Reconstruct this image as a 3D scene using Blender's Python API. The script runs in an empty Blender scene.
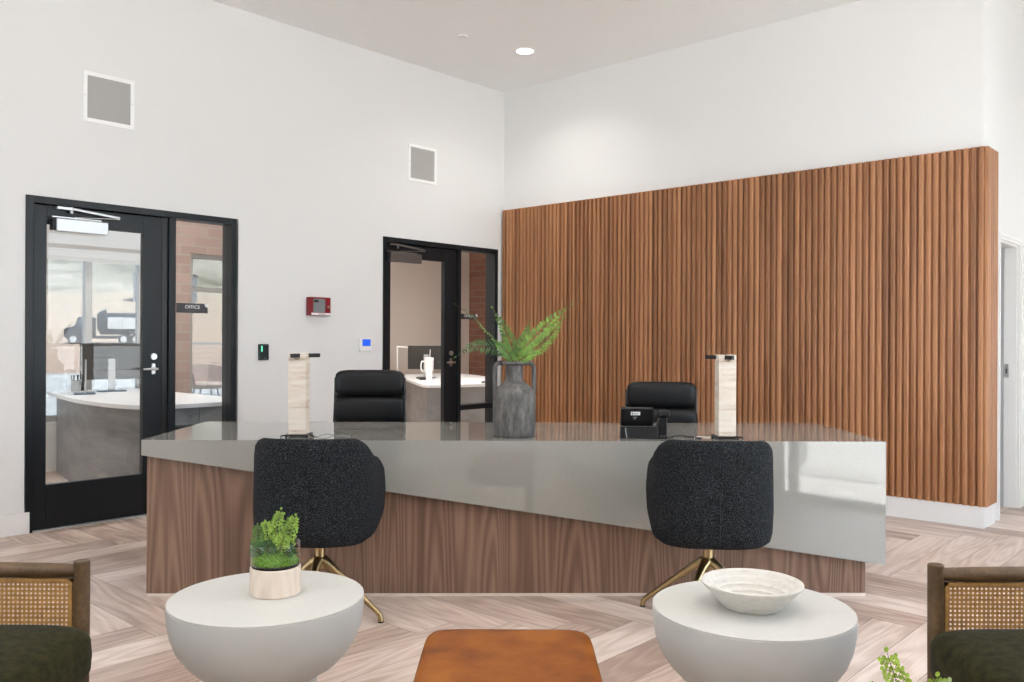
import bpy, bmesh, math, random
from mathutils import Matrix, Vector
R = math.radians
rnd = random.Random(7)
scene = bpy.context.scene
COL = scene.collection
ANG = R(-42.4048)
OX, OY = -.087, 8.683                      # room corner where the two walls meet
RM = Matrix.Translation((OX, OY, 0)) @ Matrix.Rotation(ANG, 4, 'Z')
DESKTOP = .753

# ------------------------------------------------------------------ helpers
class M:
    """collects shapes into one mesh"""
    def __init__(self): self.bm = bmesh.new()
    def add(self, verts, faces, mi=0):
        vs = [self.bm.verts.new(v) for v in verts]
        for f in faces:
            try:
                fc = self.bm.faces.new([vs[i] for i in f]); fc.material_index = mi
            except ValueError: pass
        return self
    def box(self, x0, x1, y0, y1, z0, z1, mat=None, mi=0):
        v = [Vector(p) for p in ((x0,y0,z0),(x1,y0,z0),(x1,y1,z0),(x0,y1,z0),(x0,y0,z1),(x1,y0,z1),(x1,y1,z1),(x0,y1,z1))]
        if mat is not None: v = [mat @ p for p in v]
        return self.add(v, [(0,3,2,1),(4,5,6,7),(0,1,5,4),(1,2,6,5),(2,3,7,6),(3,0,4,7)], mi)
    def prism(self, poly, a0, a1, axis='z', mi=0):
        """poly of 2D points pushed along an axis"""
        n = len(poly)
        def P(p, a):
            if axis == 'z': return (p[0], p[1], a)
            if axis == 'y': return (p[0], a, p[1])
            return (a, p[0], p[1])
        v = [P(p, a0) for p in poly] + [P(p, a1) for p in poly]
        f = [tuple(range(n))[::-1], tuple(range(n, 2*n))] + [(i, (i+1) % n, n+(i+1) % n, n+i) for i in range(n)]
        return self.add(v, f, mi)
    def lathe(self, prof, c=(0,0,0), seg=48, sx=1, sy=1, mi=0):
        v, f = [], []
        rings = []
        for r, z in prof:
            if r < 1e-6:
                rings.append([len(v)]); v.append((c[0], c[1], c[2]+z))
            else:
                rings.append(list(range(len(v), len(v)+seg)))
                for k in range(seg):
                    a = 2*math.pi*k/seg
                    v.append((c[0]+r*math.cos(a)*sx, c[1]+r*math.sin(a)*sy, c[2]+z))
        for A, B in zip(rings, rings[1:]):
            for k in range(seg):
                k2 = (k+1) % seg
                if len(A) == 1 and len(B) == 1: continue
                if len(A) == 1: f.append((A[0], B[k2], B[k])) if False else f.append((A[0], B[k], B[k2]))
                elif len(B) == 1: f.append((A[k], A[k2], B[0]))
                else: f.append((A[k], A[k2], B[k2], B[k]))
        return self.add(v, f, mi)
    def tube(self, pts, rad, seg=10, flat=1.0, mi=0):
        pts = [Vector(p) for p in pts]; n = len(pts)
        if not isinstance(rad, (list, tuple)): rad = [rad]*n
        v, f = [], []
        up = Vector((0,0,1))
        prev = None
        for i, p in enumerate(pts):
            d = (pts[min(i+1, n-1)] - pts[max(i-1, 0)])
            d = d.normalized() if d.length > 1e-9 else Vector((0,0,1))
            if prev is None:
                a = d.cross(up)
                if a.length < 1e-3: a = d.cross(Vector((1,0,0)))
            else:
                a = prev - d*prev.dot(d)
                if a.length < 1e-4: a = d.cross(up)
            a.normalize(); b = d.cross(a).normalized(); prev = a
            for k in range(seg):
                t = 2*math.pi*k/seg
                v.append(p + a*math.cos(t)*rad[i] + b*math.sin(t)*rad[i]*flat)
        for i in range(n-1):
            for k in range(seg):
                k2 = (k+1) % seg
                f.append((i*seg+k, i*seg+k2, (i+1)*seg+k2, (i+1)*seg+k))
        f.append(tuple(range(seg))[::-1]); f.append(tuple(range((n-1)*seg, n*seg)))
        return self.add(v, f, mi)
    def cyl(self, p0, p1, r, seg=20, r1=None, mi=0):
        return self.tube([p0, p1], [r, r if r1 is None else r1], seg, mi=mi)
    def build(self, name, mats, parent=None, smooth=True, ang=38, bevel=0, seg=2, sub=0, fix=True):
        bm = self.bm
        if fix: bmesh.ops.recalc_face_normals(bm, faces=bm.faces)
        if smooth:
            for f in bm.faces: f.smooth = True
            lim = R(ang)
            for e in bm.edges:
                if len(e.link_faces) == 2 and e.calc_face_angle(0) > lim: e.smooth = False
        me = bpy.data.meshes.new(name); bm.to_mesh(me); bm.free()
        for m in (mats if isinstance(mats, (list, tuple)) else [mats]): me.materials.append(m)
        o = bpy.data.objects.new(name, me); COL.objects.link(o)
        if parent is not None: o.parent = parent
        if bevel:
            b = o.modifiers.new('b', 'BEVEL'); b.width = bevel; b.segments = seg; b.limit_method = 'ANGLE'; b.angle_limit = R(35); b.harden_normals = True
        if sub:
            s = o.modifiers.new('s', 'SUBSURF'); s.levels = sub; s.render_levels = sub
        return o

def tag(o, label=None, cat=None, group=None, kind=None):
    if label: o['label'] = label
    if cat: o['category'] = cat
    if group: o['group'] = group
    if kind: o['kind'] = kind
    return o
def thing(name, label, cat, loc=(0,0,0), rz=0, group=None, room=False, kind=None):
    o = bpy.data.objects.new(name, None); COL.objects.link(o); o.empty_display_size = .1
    m = Matrix.Translation(loc) @ Matrix.Rotation(rz, 4, 'Z')
    o.matrix_world = (RM @ m) if room else m
    return tag(o, label, cat, group, kind)
def room_obj(o): o.matrix_world = RM.copy(); return o
def struct(name, m, mat, **k):
    o = room_obj(m.build(name, mat, None, **k)); o['kind'] = 'structure'; return o
def copy_tree(o, parent=None):
    c = o.copy(); COL.objects.link(c)
    if parent is not None: c.parent = parent
    for ch in list(o.children): copy_tree(ch, c)
    return c
def rbox(m, x0, x1, y0, y1, z0, z1, r, n=4):
    """box with rounded vertical corners"""
    poly = []
    for cx, cy, a0 in ((x1-r, y1-r, 0), (x0+r, y1-r, 90), (x0+r, y0+r, 180), (x1-r, y0+r, 270)):
        for k in range(n+1):
            a = R(a0 + 90*k/n); poly.append((cx+r*math.cos(a), cy+r*math.sin(a)))
    return m.prism(poly, z0, z1)

# ------------------------------------------------------------------ materials
def new_mat(name):
    m = bpy.data.materials.new(name); m.use_nodes = True
    nt = m.node_tree; b = nt.nodes['Principled BSDF']
    return m, nt, b
def mat(name, col, rough=.5, metal=0, spec=None, noise=0, nscale=30, bump=0, bscale=80, bdist=.002, coat=0, sheen=0, trans=0):
    m, nt, b = new_mat(name)
    b.inputs['Base Color'].default_value = (*col, 1); b.inputs['Roughness'].default_value = rough; b.inputs['Metallic'].default_value = metal
    if spec is not None: b.inputs['Specular IOR Level'].default_value = spec
    if coat: b.inputs['Coat Weight'].default_value = coat
    if sheen: b.inputs['Sheen Weight'].default_value = sheen
    if noise or bump:
        tc = nt.nodes.new('ShaderNodeTexCoord')
    if noise:
        n = nt.nodes.new('ShaderNodeTexNoise'); n.inputs['Scale'].default_value = nscale; n.inputs['Detail'].default_value = 4
        nt.links.new(tc.outputs['Object'], n.inputs['Vector'])
        r = nt.nodes.new('ShaderNodeValToRGB')
        r.color_ramp.elements[0].position = .3; r.color_ramp.elements[1].position = .7
        r.color_ramp.elements[0].color = (*[c*(1-noise) for c in col], 1); r.color_ramp.elements[1].color = (*[min(1, c*(1+noise)) for c in col], 1)
        nt.links.new(n.outputs['Fac'], r.inputs['Fac']); nt.links.new(r.outputs['Color'], b.inputs['Base Color'])
    if bump:
        n = nt.nodes.new('ShaderNodeTexNoise'); n.inputs['Scale'].default_value = bscale; n.inputs['Detail'].default_value = 3
        nt.links.new(tc.outputs['Object'], n.inputs['Vector'])
        bp = nt.nodes.new('ShaderNodeBump'); bp.inputs['Strength'].default_value = bump; bp.inputs['Distance'].default_value = bdist
        nt.links.new(n.outputs['Fac'], bp.inputs['Height']); nt.links.new(bp.outputs['Normal'], b.inputs['Normal'])
    return m
def ramp(nt, fac, stops):
    r = nt.nodes.new('ShaderNodeValToRGB'); e = r.color_ramp.elements
    while len(e) < len(stops): e.new(.5)
    for k, (p, c) in enumerate(stops): e[k].position = p; e[k].color = (*c, 1)
    nt.links.new(fac, r.inputs['Fac']); return r.outputs['Color']
def math_node(nt, op, a, b=None):
    n = nt.nodes.new('ShaderNodeMath'); n.operation = op
    for i, x in enumerate((a, b)):
        if x is None: continue
        if isinstance(x, (int, float)): n.inputs[i].default_value = x
        else: nt.links.new(x, n.inputs[i])
    return n.outputs[0]
def mixc(nt, fac, a, b, mode='MIX'):
    n = nt.nodes.new('ShaderNodeMix'); n.data_type = 'RGBA'; n.blend_type = mode
    for i, x in ((0, fac), (6, a), (7, b)):
        if isinstance(x, (int, float)): n.inputs[i].default_value = x
        elif isinstance(x, tuple): n.inputs[i].default_value = (*x, 1)
        else: nt.links.new(x, n.inputs[i])
    return n.outputs[2]
def wood(name, dark, mid, light, sc=(9, 9, .7), fine=(110, 110, 3), rough=.45, rings=34, ringmix=.35, coord='Object', bandw=None, rand=False, spec=.4, bump=.15, ringf=.9):
    """sc: low frequency stretch (grain runs along the axis with the small number)"""
    m, nt, b = new_mat(name)
    tc = nt.nodes.new('ShaderNodeTexCoord')
    src = tc.outputs[coord]
    def mapped(s):
        mp = nt.nodes.new('ShaderNodeMapping'); mp.inputs['Scale'].default_value = s
        nt.links.new(src, mp.inputs['Vector']); return mp.outputs['Vector']
    att = None
    if rand or bandw:
        if rand:
            at = nt.nodes.new('ShaderNodeAttribute'); at.attribute_name = 'rand'; att = at.outputs['Fac']
        else:
            s = nt.nodes.new('ShaderNodeSeparateXYZ'); nt.links.new(src, s.inputs[0])
            q = math_node(nt, 'FLOOR', math_node(nt, 'DIVIDE', s.outputs[0], bandw))
            w = nt.nodes.new('ShaderNodeTexWhiteNoise'); w.noise_dimensions = '1D'; nt.links.new(q, w.inputs['W']); att = w.outputs['Value']
    def noise(s, detail, ofs):
        n = nt.nodes.new('ShaderNodeTexNoise'); n.inputs['Scale'].default_value = 1; n.inputs['Detail'].default_value = detail
        v = mapped(s)
        if att is not None:
            c = nt.nodes.new('ShaderNodeCombineXYZ')
            k = math_node(nt, 'MULTIPLY', att, 37.0+ofs)
            for i in range(3): nt.links.new(k, c.inputs[i])
            a = nt.nodes.new('ShaderNodeVectorMath'); nt.links.new(v, a.inputs[0]); nt.links.new(c.outputs[0], a.inputs[1]); v = a.outputs[0]
        nt.links.new(v, n.inputs['Vector']); return n.outputs['Fac']
    low = noise(sc, 2, 0); fn = noise(fine, 4, 5)
    ring = math_node(nt, 'SINE', math_node(nt, 'MULTIPLY', noise((sc[0]*ringf, sc[1]*ringf, sc[2]*ringf), 0, 9), float(rings)))
    ring = math_node(nt, 'MULTIPLY', math_node(nt, 'ADD', ring, 1.0), .5)
    f = math_node(nt, 'ADD', math_node(nt, 'MULTIPLY', low, 1-ringmix), math_node(nt, 'MULTIPLY', ring, ringmix*.6))
    f = math_node(nt, 'ADD', math_node(nt, 'MULTIPLY', f, .72), math_node(nt, 'MULTIPLY', fn, .36))
    if att is not None:
        f = math_node(nt, 'ADD', f, math_node(nt, 'MULTIPLY', math_node(nt, 'SUBTRACT', att, .5), .34 if rand else .26))
    c = ramp(nt, f, [(.28, dark), (.5, mid), (.74, light)])
    nt.links.new(c, b.inputs['Base Color'])
    b.inputs['Roughness'].default_value = rough; b.inputs['Specular IOR Level'].default_value = spec
    if bump:
        bp = nt.nodes.new('ShaderNodeBump'); bp.inputs['Strength'].default_value = bump; bp.inputs['Distance'].default_value = .001
        nt.links.new(fn, bp.inputs['Height']); nt.links.new(bp.outputs['Normal'], b.inputs['Normal'])
    return m
def glass(name, tint=(1,1,1), rough=0, refl=1.0, ior=1.45):
    """clear pane: light passes straight through, surface mirrors by Fresnel"""
    m = bpy.data.materials.new(name); m.use_nodes = True; nt = m.node_tree; nt.nodes.clear()
    out = nt.nodes.new('ShaderNodeOutputMaterial'); t = nt.nodes.new('ShaderNodeBsdfTransparent'); t.inputs[0].default_value = (*tint, 1)
    g = nt.nodes.new('ShaderNodeBsdfGlossy'); g.inputs['Roughness'].default_value = rough; g.inputs[0].default_value = (refl, refl, refl, 1)
    ge = nt.nodes.new('ShaderNodeNewGeometry'); dt = nt.nodes.new('ShaderNodeVectorMath'); dt.operation = 'DOT_PRODUCT'
    nt.links.new(ge.outputs['Normal'], dt.inputs[0]); nt.links.new(ge.outputs['Incoming'], dt.inputs[1])
    k = math_node(nt, 'POWER', math_node(nt, 'SUBTRACT', 1.0, math_node(nt, 'ABSOLUTE', dt.outputs['Value'])), 5.0)
    k = math_node(nt, 'ADD', math_node(nt, 'MULTIPLY', k, .97), .024)
    mx = nt.nodes.new('ShaderNodeMixShader'); nt.links.new(k, mx.inputs[0]); nt.links.new(t.outputs[0], mx.inputs[1]); nt.links.new(g.outputs[0], mx.inputs[2])
    nt.links.new(mx.outputs[0], out.inputs[0]); return m
def emit(name, col, s):
    m, nt, b = new_mat(name); b.inputs['Base Color'].default_value = (0,0,0,1)
    b.inputs['Emission Color'].default_value = (*col, 1); b.inputs['Emission Strength'].default_value = s; return m

WALL = mat('wall_paint', (.78,.775,.758), .7, bump=.12, bscale=160, bdist=.001)
CEIL = mat('ceiling_paint', (.86,.86,.85), .8, bump=.5, bscale=28, bdist=.006)
TRIMW = mat('white_trim_paint', (.82,.81,.79), .45)
FRAME = mat('black_door_metal', (.006,.009,.012), .38, spec=.35, bump=.05, bscale=40)
FLOOR = wood('floor_planks', (.37,.265,.215), (.57,.44,.37), (.76,.64,.57), sc=(1.5,9,9), fine=(7,120,9), rough=.36, rings=40, ringmix=.3, coord='UV', rand=True, spec=.5, bump=.08)
SLAT = wood('slat_wood', (.20,.080,.030), (.335,.145,.060), (.47,.22,.10), sc=(14,14,.5), fine=(160,160,4), rough=.42, rings=20, ringmix=.25, bandw=.0472)
LAM = wood('walnut_laminate', (.12,.066,.043), (.205,.118,.078), (.30,.19,.13), sc=(9,9,.5), fine=(240,240,3), rough=.45, rings=95, ringmix=.5, spec=.35)
FURN = wood('chair_walnut', (.048,.027,.012), (.100,.058,.027), (.18,.11,.055), sc=(9,9,5), fine=(90,60,60), rough=.4, rings=12, ringmix=.2)
PALE = wood('pale_ash', (.62,.50,.40), (.72,.61,.51), (.78,.69,.60), sc=(7,7,3), fine=(60,60,8), rough=.5, rings=50, ringmix=.35)
BRASS = mat('antique_brass', (.42,.31,.16), .28, 1)
CHROME = mat('brushed_metal', (.62,.62,.62), .28, 1)
SILVER = mat('silver_paint', (.55,.56,.57), .35, .6)
DARKGREYM = mat('bronze_paint', (.13,.115,.105), .4, .5)
BLACKP = mat('black_plastic', (.006,.006,.0065), .4, spec=.35)
BLACKM = mat('black_metal', (.02,.019,.018), .35, .3)
LEATHERB = mat('black_leather', (.0045,.0045,.005), .42, spec=.3, bump=.25, bscale=260, bdist=.0006)
WHITEP = mat('white_plastic', (.88,.88,.87), .4)
TABLE = mat('white_plaster_table', (.49,.49,.47), .55, noise=.03, nscale=9, bump=.25, bscale=14, bdist=.004)
TABLETOP = mat('white_plaster_top', (.58,.57,.54), .42, noise=.02, nscale=60, bump=.06, bscale=120, bdist=.001)
VELVET = mat('olive_velvet', (.022,.0195,.0055), .95, spec=.1, noise=.5, nscale=45, bump=.5, bscale=220, bdist=.002, sheen=.05)
CANE = mat('cane_weave', (.50,.27,.085), .5, noise=.2, nscale=60)
GRILLE = mat('grey_speaker_mesh', (.40,.39,.37), .6, noise=.12, nscale=700)
RED = mat('red_enamel', (.22,.008,.014), .3)
GREYG = mat('grey_window', (.22,.24,.25), .2)
BLUESCR = emit('blue_screen', (.01,.10,.75), .9)
GREENLED = emit('green_led', (.12,.8,.45), 1.2)
LAMPGLOW = emit('lamp_glow', (1,.95,.86), 14)
GLASS = glass('clear_glass')
TINT = glass('dimming_glass', (.36,.375,.38))  # pane colour darkened to dim the bright outdoors behind the offices
OPEN = glass('window_glass', (.96,.97,.97))
PLANT_A = mat('fern_green', (.09,.19,.028), .5, noise=.5, nscale=25)
PLANT_C = mat('fern_mid_green', (.15,.28,.035), .42, noise=.5, nscale=35)
PLANT_B = mat('fern_bright_green', (.25,.40,.055), .45, noise=.35, nscale=40)
PLANT_D = mat('fern_deep_green', (.04,.115,.025), .5, noise=.4, nscale=25)
MOSS = mat('moss', (.10,.22,.02), .9, noise=.6, nscale=160, bump=1, bscale=200, bdist=.004)
STEM = mat('plant_stem', (.09,.06,.03), .6)
MONB = mat('monitor_back', (.03,.028,.025), .5)
BRICKM = None

def quartz():
    m, nt, b = new_mat('grey_quartz')
    tc = nt.nodes.new('ShaderNodeTexCoord')
    n = nt.nodes.new('ShaderNodeTexNoise'); n.inputs['Scale'].default_value = 170; n.inputs['Detail'].default_value = 4
    nt.links.new(tc.outputs['Object'], n.inputs['Vector'])
    c = ramp(nt, n.outputs['Fac'], [(.33, (.258,.247,.222)), (.5, (.282,.270,.244)), (.7, (.305,.292,.265))])
    v = nt.nodes.new('ShaderNodeTexVoronoi'); v.inputs['Scale'].default_value = 34
    nt.links.new(tc.outputs['Object'], v.inputs['Vector'])
    sp = math_node(nt, 'LESS_THAN', v.outputs['Distance'], .045)
    c2 = mixc(nt, math_node(nt, 'MULTIPLY', sp, .55), c, (.09,.085,.075))
    nt.links.new(c2, b.inputs['Base Color']); b.inputs['Roughness'].default_value = .035; b.inputs['Specular IOR Level'].default_value = .95
    return m
QUARTZ = quartz()
def boucle():
    m, nt, b = new_mat('charcoal_boucle')
    tc = nt.nodes.new('ShaderNodeTexCoord')
    n = nt.nodes.new('ShaderNodeTexNoise'); n.inputs['Scale'].default_value = 250; n.inputs['Detail'].default_value = 2.5
    nt.links.new(tc.outputs['Object'], n.inputs['Vector'])
    c = ramp(nt, n.outputs['Fac'], [(.42, (.005,.0055,.006)), (.52, (.014,.0155,.0175)), (.66, (.060,.065,.072))])
    nt.links.new(c, b.inputs['Base Color']); b.inputs['Roughness'].default_value = .95; b.inputs['Sheen Weight'].default_value = .0; b.inputs['Specular IOR Level'].default_value = .15
    bp = nt.nodes.new('ShaderNodeBump'); bp.inputs['Strength'].default_value = .9; bp.inputs['Distance'].default_value = .004
    nt.links.new(n.outputs['Fac'], bp.inputs['Height']); nt.links.new(bp.outputs['Normal'], b.inputs['Normal'])
    return m
BOUCLE = boucle()
def travertine(name, a, b_, c_, sc=(6,6,45)):
    m, nt, b = new_mat(name)
    tc = nt.nodes.new('ShaderNodeTexCoord')
    mp = nt.nodes.new('ShaderNodeMapping'); mp.inputs['Scale'].default_value = sc; nt.links.new(tc.outputs['Object'], mp.inputs['Vector'])
    n = nt.nodes.new('ShaderNodeTexNoise'); n.inputs['Scale'].default_value = 1; n.inputs['Detail'].default_value = 6; n.inputs['Roughness'].default_value = .65
    nt.links.new(mp.outputs['Vector'], n.inputs['Vector'])
    c = ramp(nt, n.outputs['Fac'], [(.30, a), (.45, b_), (.65, c_)])
    nt.links.new(c, b.inputs['Base Color']); b.inputs['Roughness'].default_value = .6
    bp = nt.nodes.new('ShaderNodeBump'); bp.inputs['Strength'].default_value = .5; bp.inputs['Distance'].default_value = .002
    nt.links.new(n.outputs['Fac'], bp.inputs['Height']); nt.links.new(bp.outputs['Normal'], b.inputs['Normal'])
    return m
TRAV = travertine('travertine', (.42,.30,.21), (.62,.535,.44), (.70,.64,.56))
TRAVB = travertine('pale_travertine', (.54,.49,.43), (.62,.59,.54), (.66,.635,.60), sc=(40,40,120))
STONE = travertine('weathered_grey_clay', (.050,.046,.043), (.080,.075,.071), (.16,.148,.138), sc=(40,40,14))
def leather():
    m, nt, b = new_mat('tan_leather')
    tc = nt.nodes.new('ShaderNodeTexCoord')
    n = nt.nodes.new('ShaderNodeTexNoise'); n.inputs['Scale'].default_value = 9; n.inputs['Detail'].default_value = 6
    nt.links.new(tc.outputs['Object'], n.inputs['Vector'])
    c = ramp(nt, n.outputs['Fac'], [(.3, (.15,.036,.003)), (.5, (.235,.066,.004)), (.72, (.31,.098,.009))])
    nt.links.new(c, b.inputs['Base Color']); b.inputs['Roughness'].default_value = .5; b.inputs['Specular IOR Level'].default_value = .25
    n2 = nt.nodes.new('ShaderNodeTexNoise'); n2.inputs['Scale'].default_value = 240; nt.links.new(tc.outputs['Object'], n2.inputs['Vector'])
    bp = nt.nodes.new('ShaderNodeBump'); bp.inputs['Strength'].default_value = .2; bp.inputs['Distance'].default_value = .001
    nt.links.new(n2.outputs['Fac'], bp.inputs['Height']); nt.links.new(bp.outputs['Normal'], b.inputs['Normal'])
    return m
LEATHER = leather()
def brick(name, c1, c2, mortar, axis):
    m, nt, b = new_mat(name)
    tc = nt.nodes.new('ShaderNodeTexCoord'); s = nt.nodes.new('ShaderNodeSeparateXYZ'); nt.links.new(tc.outputs['Object'], s.inputs[0])
    cb = nt.nodes.new('ShaderNodeCombineXYZ'); nt.links.new(s.outputs[axis], cb.inputs[0]); nt.links.new(s.outputs[2], cb.inputs[1])
    t = nt.nodes.new('ShaderNodeTexBrick'); nt.links.new(cb.outputs[0], t.inputs['Vector'])
    t.inputs['Color1'].default_value = (*c1, 1); t.inputs['Color2'].default_value = (*c2, 1); t.inputs['Mortar'].default_value = (*mortar, 1)
    t.inputs['Scale'].default_value = 1; t.inputs['Mortar Size'].default_value = .008; t.inputs['Brick Width'].default_value = .30; t.inputs['Row Height'].default_value = .10
    nt.links.new(t.outputs['Color'], b.inputs['Base Color']); b.inputs['Roughness'].default_value = .85
    return m
BRICKX = brick('pale_brick', (.42,.30,.26), (.50,.37,.32), (.46,.40,.36), 1)
BRICKY = brick('red_brown_brick', (.20,.085,.055), (.27,.12,.08), (.24,.16,.13), 0)

# ------------------------------------------------------------------ room shell
H = 3.723; XR = 6.5; YB = -11.0; YF = 4.0; OFX = -2.6; OFY = -3.7
def herringbone(x0, x1, y0, y1):
    W, n = .19, 6; L = W*n
    bm = bmesh.new(); uvl = bm.loops.layers.uv.new('UVMap'); fl = bm.faces.layers.float.new('rand')
    g = .0011
    def plank(ax, ay, bx, by, horiz):
        cx0, cx1, cy0, cy1 = max(ax, x0), min(bx, x1), max(ay, y0), min(by, y1)
        if cx1-cx0 < .004 or cy1-cy0 < .004: return
        r = rnd.random(); 
        ps = [(cx0+g, cy0+g), (cx1-g, cy0+g), (cx1-g, cy1-g), (cx0+g, cy1-g)]
        vs = [bm.verts.new((p[0], p[1], 0)) for p in ps]
        f = bm.faces.new(vs); f[fl] = r
        for lp, p in zip(f.loops, ps):
            u, v = (p[0]-ax, p[1]-ay) if horiz else (p[1]-ay, p[0]-ax)
            lp[uvl].uv = (u, v)
    N = int(18/W)
    for i in range(-N*2, N*2):
        for j in range(-14, 15):
            ox, oy = 3+i*W+j*L, -3+i*W-j*L
            if not (x0-2 < ox < x1+2 and y0-2 < oy < y1+2): continue
            plank(ox, oy, ox+L, oy+W, True); plank(ox-W, oy, ox, oy+L, False)
    me = bpy.data.meshes.new('floor'); bm.to_mesh(me); bm.free(); me.materials.append(FLOOR)
    o = bpy.data.objects.new('floor', me); COL.objects.link(o); return o
o = room_obj(herringbone(OFY, XR, YB, YF)); o['kind'] = 'structure'
struct('floor_slab', M().box(OFY-.2, XR+.2, YB-.2, YF+.2, -.12, -.0008), mat('floor_joint', (.20,.15,.12), .7), smooth=False)
struct('ceiling', M().box(OFY-.2, XR+.2, YB-.2, YF+.2, H, H+.15), CEIL, smooth=False)

def wall_x(m, xa, xb, y0, y1, holes, z1=H):
    """wall lying across x, with (y0,y1,z0,z1) openings"""
    c = y0
    for a, b, za, zb in sorted(holes):
        if a > c: m.box(xa, xb, c, a, 0, z1)
        if za > 0: m.box(xa, xb, a, b, 0, za)
        if zb < z1: m.box(xa, xb, a, b, zb, z1)
        c = b
    if c < y1: m.box(xa, xb, c, y1, 0, z1)
    return m
def wall_y(m, ya, yb, x0, x1, holes, z1=H):
    c = x0
    for a, b, za, zb in sorted(holes):
        if a > c: m.box(c, a, ya, yb, 0, z1)
        if za > 0: m.box(a, b, ya, yb, 0, za)
        if zb < z1: m.box(a, b, ya, yb, zb, z1)
        c = b
    if c < x1: m.box(c, x1, ya, yb, 0, z1)
    return m
DOORS = [(-4.415, -2.941), (-1.55, -.114)]
DT = 2.135
struct('wall_left', wall_x(M(), -.13, 0, YB, YF, [(a, b, 0, DT) for a, b in DOORS]), WALL, smooth=False)
struct('wall_back', M().box(0, 4.365, 0, .25, 0, H), WALL, smooth=False)
struct('wall_side', wall_x(M(), 4.20, 4.365, .25, YF, [(.36, .93, 0, 1.955)]), WALL, smooth=False)
WR = [(-10.4,-7.7), (-7.3,-4.6), (-3.80,-.5), (2.5,3.6)]
def sill(a): return 2.0 if a < -4 else 0  # raised sills: unseen high windows added for light, clear of the desk reflection
struct('wall_right', wall_x(M(), XR, XR+.15, YB, YF, [(a, b, sill(a), 3.3) for a, b in WR]), WALL, smooth=False)
WB = [(.4,2.1), (2.3,3.9)]
struct('wall_front', wall_y(M(), YB-.15, YB, -.13, XR+.15, [(a, b, .05, 3.3) for a, b in WB]), WALL, smooth=False)
struct('wall_far', M().box(4.33, XR, YF, YF+.15, 0, H), WALL, smooth=False)
# windows of the lounge
def window_x(i, xa, y0, y1, z0, z1, bars, glassm=OPEN, fr=FRAME, d=.08, w=.06, vb=()):
    r = thing('window_%d' % i, None, None, (xa, 0, 0), room=True, kind='structure')
    m = M()
    m.box(0, d, y0, y0+w, z0, z1).box(0, d, y1-w, y1, z0, z1).box(0, d, y0+w, y1-w, z0, z0+w).box(0, d, y0+w, y1-w, z1-w, z1)
    for z in bars: m.box(0, d, y0+w, y1-w, z-w/2, z+w/2)
    for y in vb: m.box(0, d, y-w/2, y+w/2, z0+w, z1-w)
    m.build('window_frame', fr, r, smooth=False)
    M().box(d*.45, d*.55, y0+w/2, y1-w/2, z0+w/2, z1-w/2).build('pane', glassm, r, smooth=False)
def window_y(i, ya, x0, x1, z0, z1, bars, vb=(), d=.08, w=.06):
    r = thing('window_%d' % i, None, None, (0, ya, 0), room=True, kind='structure')
    m = M()
    m.box(x0, x0+w, 0, d, z0, z1).box(x1-w, x1, 0, d, z0, z1).box(x0+w, x1-w, 0, d, z0, z0+w).box(x0+w, x1-w, 0, d, z1-w, z1)
    for z in bars: m.box(x0+w, x1-w, 0, d, z-w/2, z+w/2)
    for x in vb: m.box(x-w/2, x+w/2, 0, d, z0+w, z1-w)
    m.build('window_frame', FRAME, r, smooth=False)
    M().box(x0+w/2, x1-w/2, d*.45, d*.55, z0+w/2, z1-w/2).build('pane', OPEN, r, smooth=False)
wi = 1
for a, b in WR: window_x(wi, XR+.03, a, b, sill(a), 3.3, (2.5,) if a > -4 else (), vb=((a+b)/2,) if a != -3.80 else (-3.655, -2.0), w=.05); wi += 1
for a, b in WB: window_y(wi, YB-.11, a, b, .05, 3.3, (.85, 1.65, 2.45), vb=((a+b)/2,)); wi += 1
# daylight portals in the openings (they give off nothing themselves)
def portal(x, y, z, sx, sz, rz):
    l = bpy.data.lights.new('portal', 'AREA'); l.shape = 'RECTANGLE'; l.size = sx; l.size_y = sz; l.cycles.is_portal = True
    o = bpy.data.objects.new('window_portal', l); COL.objects.link(o)
    o.matrix_world = RM @ Matrix.Translation((x, y, z)) @ Matrix.Rotation(rz, 4, 'Z') @ Matrix.Rotation(R(90), 4, 'X')
for a, b in WR: portal(XR+.16, (a+b)/2, (sill(a)+3.3)/2, b-a, 3.3-sill(a), R(-90))
for a, b in WB: portal((a+b)/2, YB-.16, 1.69, b-a, 3.2, R(180))

# offices behind the left wall
w1, w2 = (-4.35, -2.45), (-1.99, -1.52)
struct('wall_outer', wall_x(M(), OFX-.16, OFX, YB, -2.45, [(w1[0], w1[1], .45, 2.35)]), WALL, smooth=False)
struct('wall_brick', wall_x(M(), OFX-.16, OFX, -2.45, -1.56, [(w2[0], w2[1], .45, 2.12)]), BRICKX, smooth=False)
struct('wall_end', M().box(OFX-.16, OFX, -1.48, .3, 0, H).box(OFY-.16, OFX-.16, .22, .3, 0, H).box(OFY-.16, OFY, .3, 3.18, 0, H), mat('beige_paint', (.56,.50,.45), .7), smooth=False)
struct('wall_partition', M().box(OFX, -.13, -1.56, -1.48, 0, H), WALL, smooth=False)
struct('wall_office_brick', M().box(OFY-.16, -.13, 3.18, 3.33, 0, H), BRICKY, smooth=False)
struct('wall_office', M().box(OFX, -.13, -6.6, -6.5, 0, H), WALL, smooth=False)
LIGHTF = mat('aluminium_frame', (.45,.44,.42), .4, .4)
window_x(wi, OFX-.12, w1[0], w1[1], .45, 2.35, (), TINT, LIGHTF, vb=(-2.99,)); wi += 1
window_x(wi, OFX-.12, w2[0], w2[1], .45, 2.12, (1.75,), TINT, LIGHTF, w=.045); wi += 1
portal(OFX-.2, (w1[0]+w1[1])/2, 1.4, 1.9, 1.9, R(90))
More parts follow.
